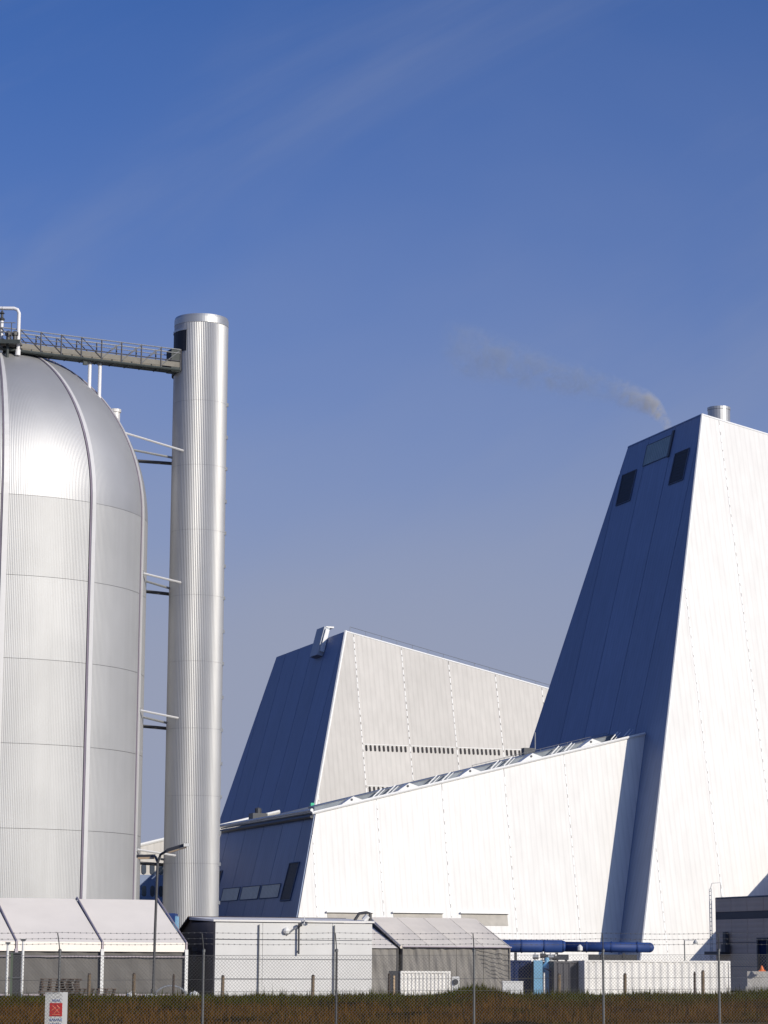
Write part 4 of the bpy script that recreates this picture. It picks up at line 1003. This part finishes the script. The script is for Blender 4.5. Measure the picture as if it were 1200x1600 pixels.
# pallets
def make_pallet():
    t = thing('wooden_pallet', '', 'pallet', (0, 0, 0), 'wooden pallets stacked in front of the white tent')
    for k in range(5): MB().box((0, -.48+.24*k, .135), (1.2, .11, .025)).build('board', 'pallet_wood', t)
    for x in (-.52, 0, .52):
        MB().box((x, 0, .07), (.13, 1.05, .095)).build('block', 'wood_dk', t)
    return t
pal0 = make_pallet(); used = False
order = ['lowest', 'second', 'third', 'fourth', 'fifth', 'sixth', 'seventh', 'eighth', 'ninth', 'tenth', 'eleventh', 'twelfth', 'thirteenth']
stacks = [(-21.4, 168, 12, 'of the leftmost pallet stack behind the sign', 0.25), (-20.15, 168.5, 12, 'of the second tall pallet stack from the left', -.15),
          (-19.3, 169, 8, 'of the third pallet stack from the left', .1), (-17.95, 169.5, 8, 'of the fourth pallet stack, by the tent leg', .2), (-16.6, 170, 4, 'of the low pallet stack at the right', -.3),
          (-15.2, 170.5, 3, 'of the lowest pallet pile beside the street lamp', .15)]
for x, y, n, lab, rz in stacks:
    for k in range(n):
        if not used: p_ = pal0; used = True
        else: p_ = copy_tree(pal0)
        p_.location = (x+random.uniform(-.08, .08), y+random.uniform(-.06, .06), k*.158)
        p_.rotation_euler = (0, 0, rz+random.uniform(-.08, .08))
        p_['label'] = '%s wooden pallet %s' % (order[k] if k < n-1 else 'topmost', lab)
bgs = [(-15.6, 163, .85, 'white rubble sack at the foot of the street lamp', 1.0), (-14.3, 162, .75, 'long white sack lying right of the street lamp foot', 1.4), (-11.7, 163, .9, 'white sack beside the corner of the white tent', .9)]
for x, y, z, lab, L_ in bgs:
    c = MB().lathe((0, 0, 0), [(.02, -.28), (.3, -.2), (.42, 0), (.3, .18), (.02, .26)], 10)
    for p in c.v:
        p.x = p.x*L_+x; p.y += y; p.z = p.z*1.1+z+random.uniform(-.05, .05)
    o = c.build('white_sack', 'white_plastic', cat='sack', label=lab, group='white sacks'); 
mb = MB(); c0 = Vector((-12.1, 150, .95))
mb.path([c0+Vector((.95*math.cos(a), 0, .72*math.sin(a))) for a in np.linspace(-.3, math.pi+.3, 14)], .05, 5)
mb.build('hose_hoop', 'galv', cat='hose', label='pale hose hoop arching above the grass edge by the shed')

# wooden stakes along the bank
for k, (px, h, mtl, lab) in enumerate(((143, 1.0, 'wood', 'pale wooden stake before the pallets, left of the tent leg'), (213, 1.0, 'wood', 'brown wooden stake between the tent leg and the street lamp'), (275, .95, 'wood_dk', 'dark stake near the right corner of the white tent'),
        (352, .9, 'wood', 'wooden stake before the left end of the shed panels'), (493, .9, 'wood', 'wooden stake before the right part of the shed panels'), (612, .95, 'wood_dk', 'dark stake in front of the black cabinet'), (878, .9, 'wood', 'wooden stake before the dark grey container'),
        (981, .9, 'wood', 'wooden stake before the middle of the long white container'), (1090, .95, 'wood_dk', 'thin dark stake before the right end of the white container'), (1103, 1.0, 'wood', 'rightmost pale wooden stake before the white container'))):
    Y = 101.5; X = (px-600)/4000*Y*1.0*1.0 + .0
    X = (px-600)/4000*(Y*math.cos(th)+ (1.8-3.2)*math.sin(th))
    g = ground_z(X, Y)
    t = thing('wooden_stake', lab, 'stake', (X, Y, g-.2), 'wooden stakes on the grass bank')
    w_ = .07 if mtl == 'wood' else .05
    MB().tube((X, Y, g-.3), (X+.01, Y, g+h-.06), w_, 8, r2=w_*.95).build('shaft', mtl, t)
    MB().tube((X+.01, Y, g+h-.06), (X+.01, Y, g+h), w_*.95, 8, r2=w_*.5).build('tip', 'wood_dk', t)

# ------------------------------------------------------------------ chain link fence
def fence():
    def line(s_):        # s = post index; receding a little to the right
        y = 53.6*(1+.0172*s_*.9); px = (97+216.5*s_*1.0+9.0*s_)/(1+.0172*s_)
        return (px-600)/4000*y*.985, y
    t = thing('chain_link_fence', 'chain link security fence with barbed wire on bent arms across the foreground', 'fence', (0, 56, 1))
    base = lambda x, y: ground_z(x, y)
    def top(s_): return 3.35+.022*s_
    ss = range(-3, 8)
    pos = {s_: line(s_) for s_ in ss}
    real = {0: 97, 1: 322, 2: 530, 3: 745, 4: 947, 5: 1128}
    for s_, px in real.items():
        y = pos[s_][1]; pos[s_] = ((px-600)/4000*y*.985, y)
    for s_ in ss:
        x, y = pos[s_]; b = base(x, y); zt_ = top(s_)
        p_ = MB().tube((x, y+.06, b-.1), (x, y+.06, zt_), .025, 8).build('post', 'pole_grey' if s_ != 2 else 'pole_dark', t)
        MB().path([(x, y+.05, zt_-.02), (x-.01, y-.05, zt_+.16), (x-.03, y-.16, zt_+.36)], .012, 5).build('barb_arm', 'pole_grey', p_)
        MB().lathe((x, y+.06, zt_), [(.036, -.03), (.036, .02), (.01, .04)], 8).build('cap', 'pole_grey', p_)
    for dz, dy in ((.14, -.04), (.25, -.1), (.37, -.16)):
        mb = MB()
        for s_ in list(ss)[:-1]:
            (x0, y0), (x1, y1) = pos[s_], pos[s_+1]; n = 6
            pts = [Vector((x0+(x1-x0)*i/n, y0+(y1-y0)*i/n+dy, top(s_+i/n)+dz-.02*math.sin(math.pi*i/n))) for i in range(n+1)]
            mb.path(pts, .0035, 3)
            for i in range(24):
                q = (i+.5)/24; c = Vector((x0+(x1-x0)*q, y0+(y1-y0)*q+dy, top(s_+q)+dz-.02*math.sin(math.pi*q)))
                mb.tube(c-Vector((.012, 0, .014)), c+Vector((.012, 0, .014)), .003, 3); mb.tube(c-Vector((-.012, 0, .014)), c+Vector((-.012, 0, .014)), .003, 3)
        mb.build('barbed_wire', 'wire', t, kind='stuff')
    for fz in (-.10, -.60, -.85, -1.6):
        mb = MB()
        for s_ in list(ss)[:-1]:
            (x0, y0), (x1, y1) = pos[s_], pos[s_+1]; mb.tube((x0, y0+.03, top(s_)+fz), (x1, y1+.03, top(s_+1)+fz), .004, 4)
        mb.build('tension_wire', 'wire', t, kind='stuff')
    # diagonal link wires
    mb = MB(); pitch = .075
    for s_ in list(ss)[:-1]:
        (x0, y0), (x1, y1) = pos[s_], pos[s_+1]; Ls = math.hypot(x1-x0, y1-y0)
        z1 = min(top(s_), top(s_+1))-.10; z0 = .86; Hh = z1-z0
        n = int((Ls+Hh)/pitch)+1
        for sg in (0, 1):
            for k in range(n):
                a = k*pitch
                l0, h0 = (a, 0) if a <= Ls else (Ls, a-Ls)
                l1, h1 = (a-Hh, Hh) if a-Hh >= 0 else (0, a)
                if h0 > Hh: continue
                if sg: l0, l1 = Ls-l0, Ls-l1
                q = lambda l, h, dy: (x0+(x1-x0)*l/Ls, y0+(y1-y0)*l/Ls+dy, z0+h)
                dy = .004 if sg else -.004
                w = .0021
                P0, P1 = Vector(q(l0, h0, dy)), Vector(q(l1, h1, dy)); d = (P1-P0)
                if d.length < .01: continue
                d.normalize(); a_v = d.cross(Vector((0, 1, 0))).normalized()*w; b_v = Vector((0, w, 0))
                i0 = len(mb.v); mb.v += [P0+a_v-b_v*.5, P0-a_v-b_v*.5, P0+b_v, P1+a_v-b_v*.5, P1-a_v-b_v*.5, P1+b_v]
                mb.f += [(i0, i0+1, i0+4, i0+3), (i0+1, i0+2, i0+5, i0+4), (i0+2, i0, i0+3, i0+5)]
    mb.build('link_mesh', 'wire', t, kind='stuff')
    # warning sign behind the mesh
    yS = 53.625
    sg_ = thing('warning_sign', 'small white notice with a red square fixed behind the fence at the lower left', 'sign', (-6.68, yS, 1.7))
    zc = 2.08
    MB().box((-6.68, yS, zc), (.46, .008, .86)).build('board', 'sign_white', sg_)
    e_ = MB().box((-6.685, yS-.006, zc+.075), (.26, .004, .27)).build('red_square', 'sign_red', sg_)
    mb = MB()
    cx, cz = -6.685, zc+.075
    for (xa, za, xb, zb_) in ((-.07, .08, .07, -.07), (.08, .05, -.04, -.08), (-.09, -.02, .0, .05), (.02, .09, .09, .0), (-.08, -.1, .09, -.1)):
        mb.tube((cx+xa, yS-.006, cz+za), (cx+xb, yS-.006, cz+zb_), .008, 5)
    mb.build('emblem', 'sign_orange', e_, kind='stuff')
    # small illegible lettering above and below the square
    def glyphs(z, n, w, h):
        mb = MB(); r = random.Random(5)
        for k in range(n):
            x = cx-w/2+w*(k+.5)/n
            mb.tube((x-.018, yS-.005, z-h/2), (x, yS-.005, z+h/2), .006, 4); mb.tube((x, yS-.005, z+h/2), (x+.018, yS-.005, z-h/2), .006, 4)
            if r.random() < .7: mb.tube((x-.01, yS-.005, z-.005), (x+.01, yS-.005, z-.005), .005, 4)
        mb.build('lettering', 'sign_blue', sg_, kind='stuff')
    glyphs(zc+.26, 4, .18, .055); glyphs(zc-.13, 6, .26, .055); glyphs(zc-.22, 6, .24, .04)
fence()
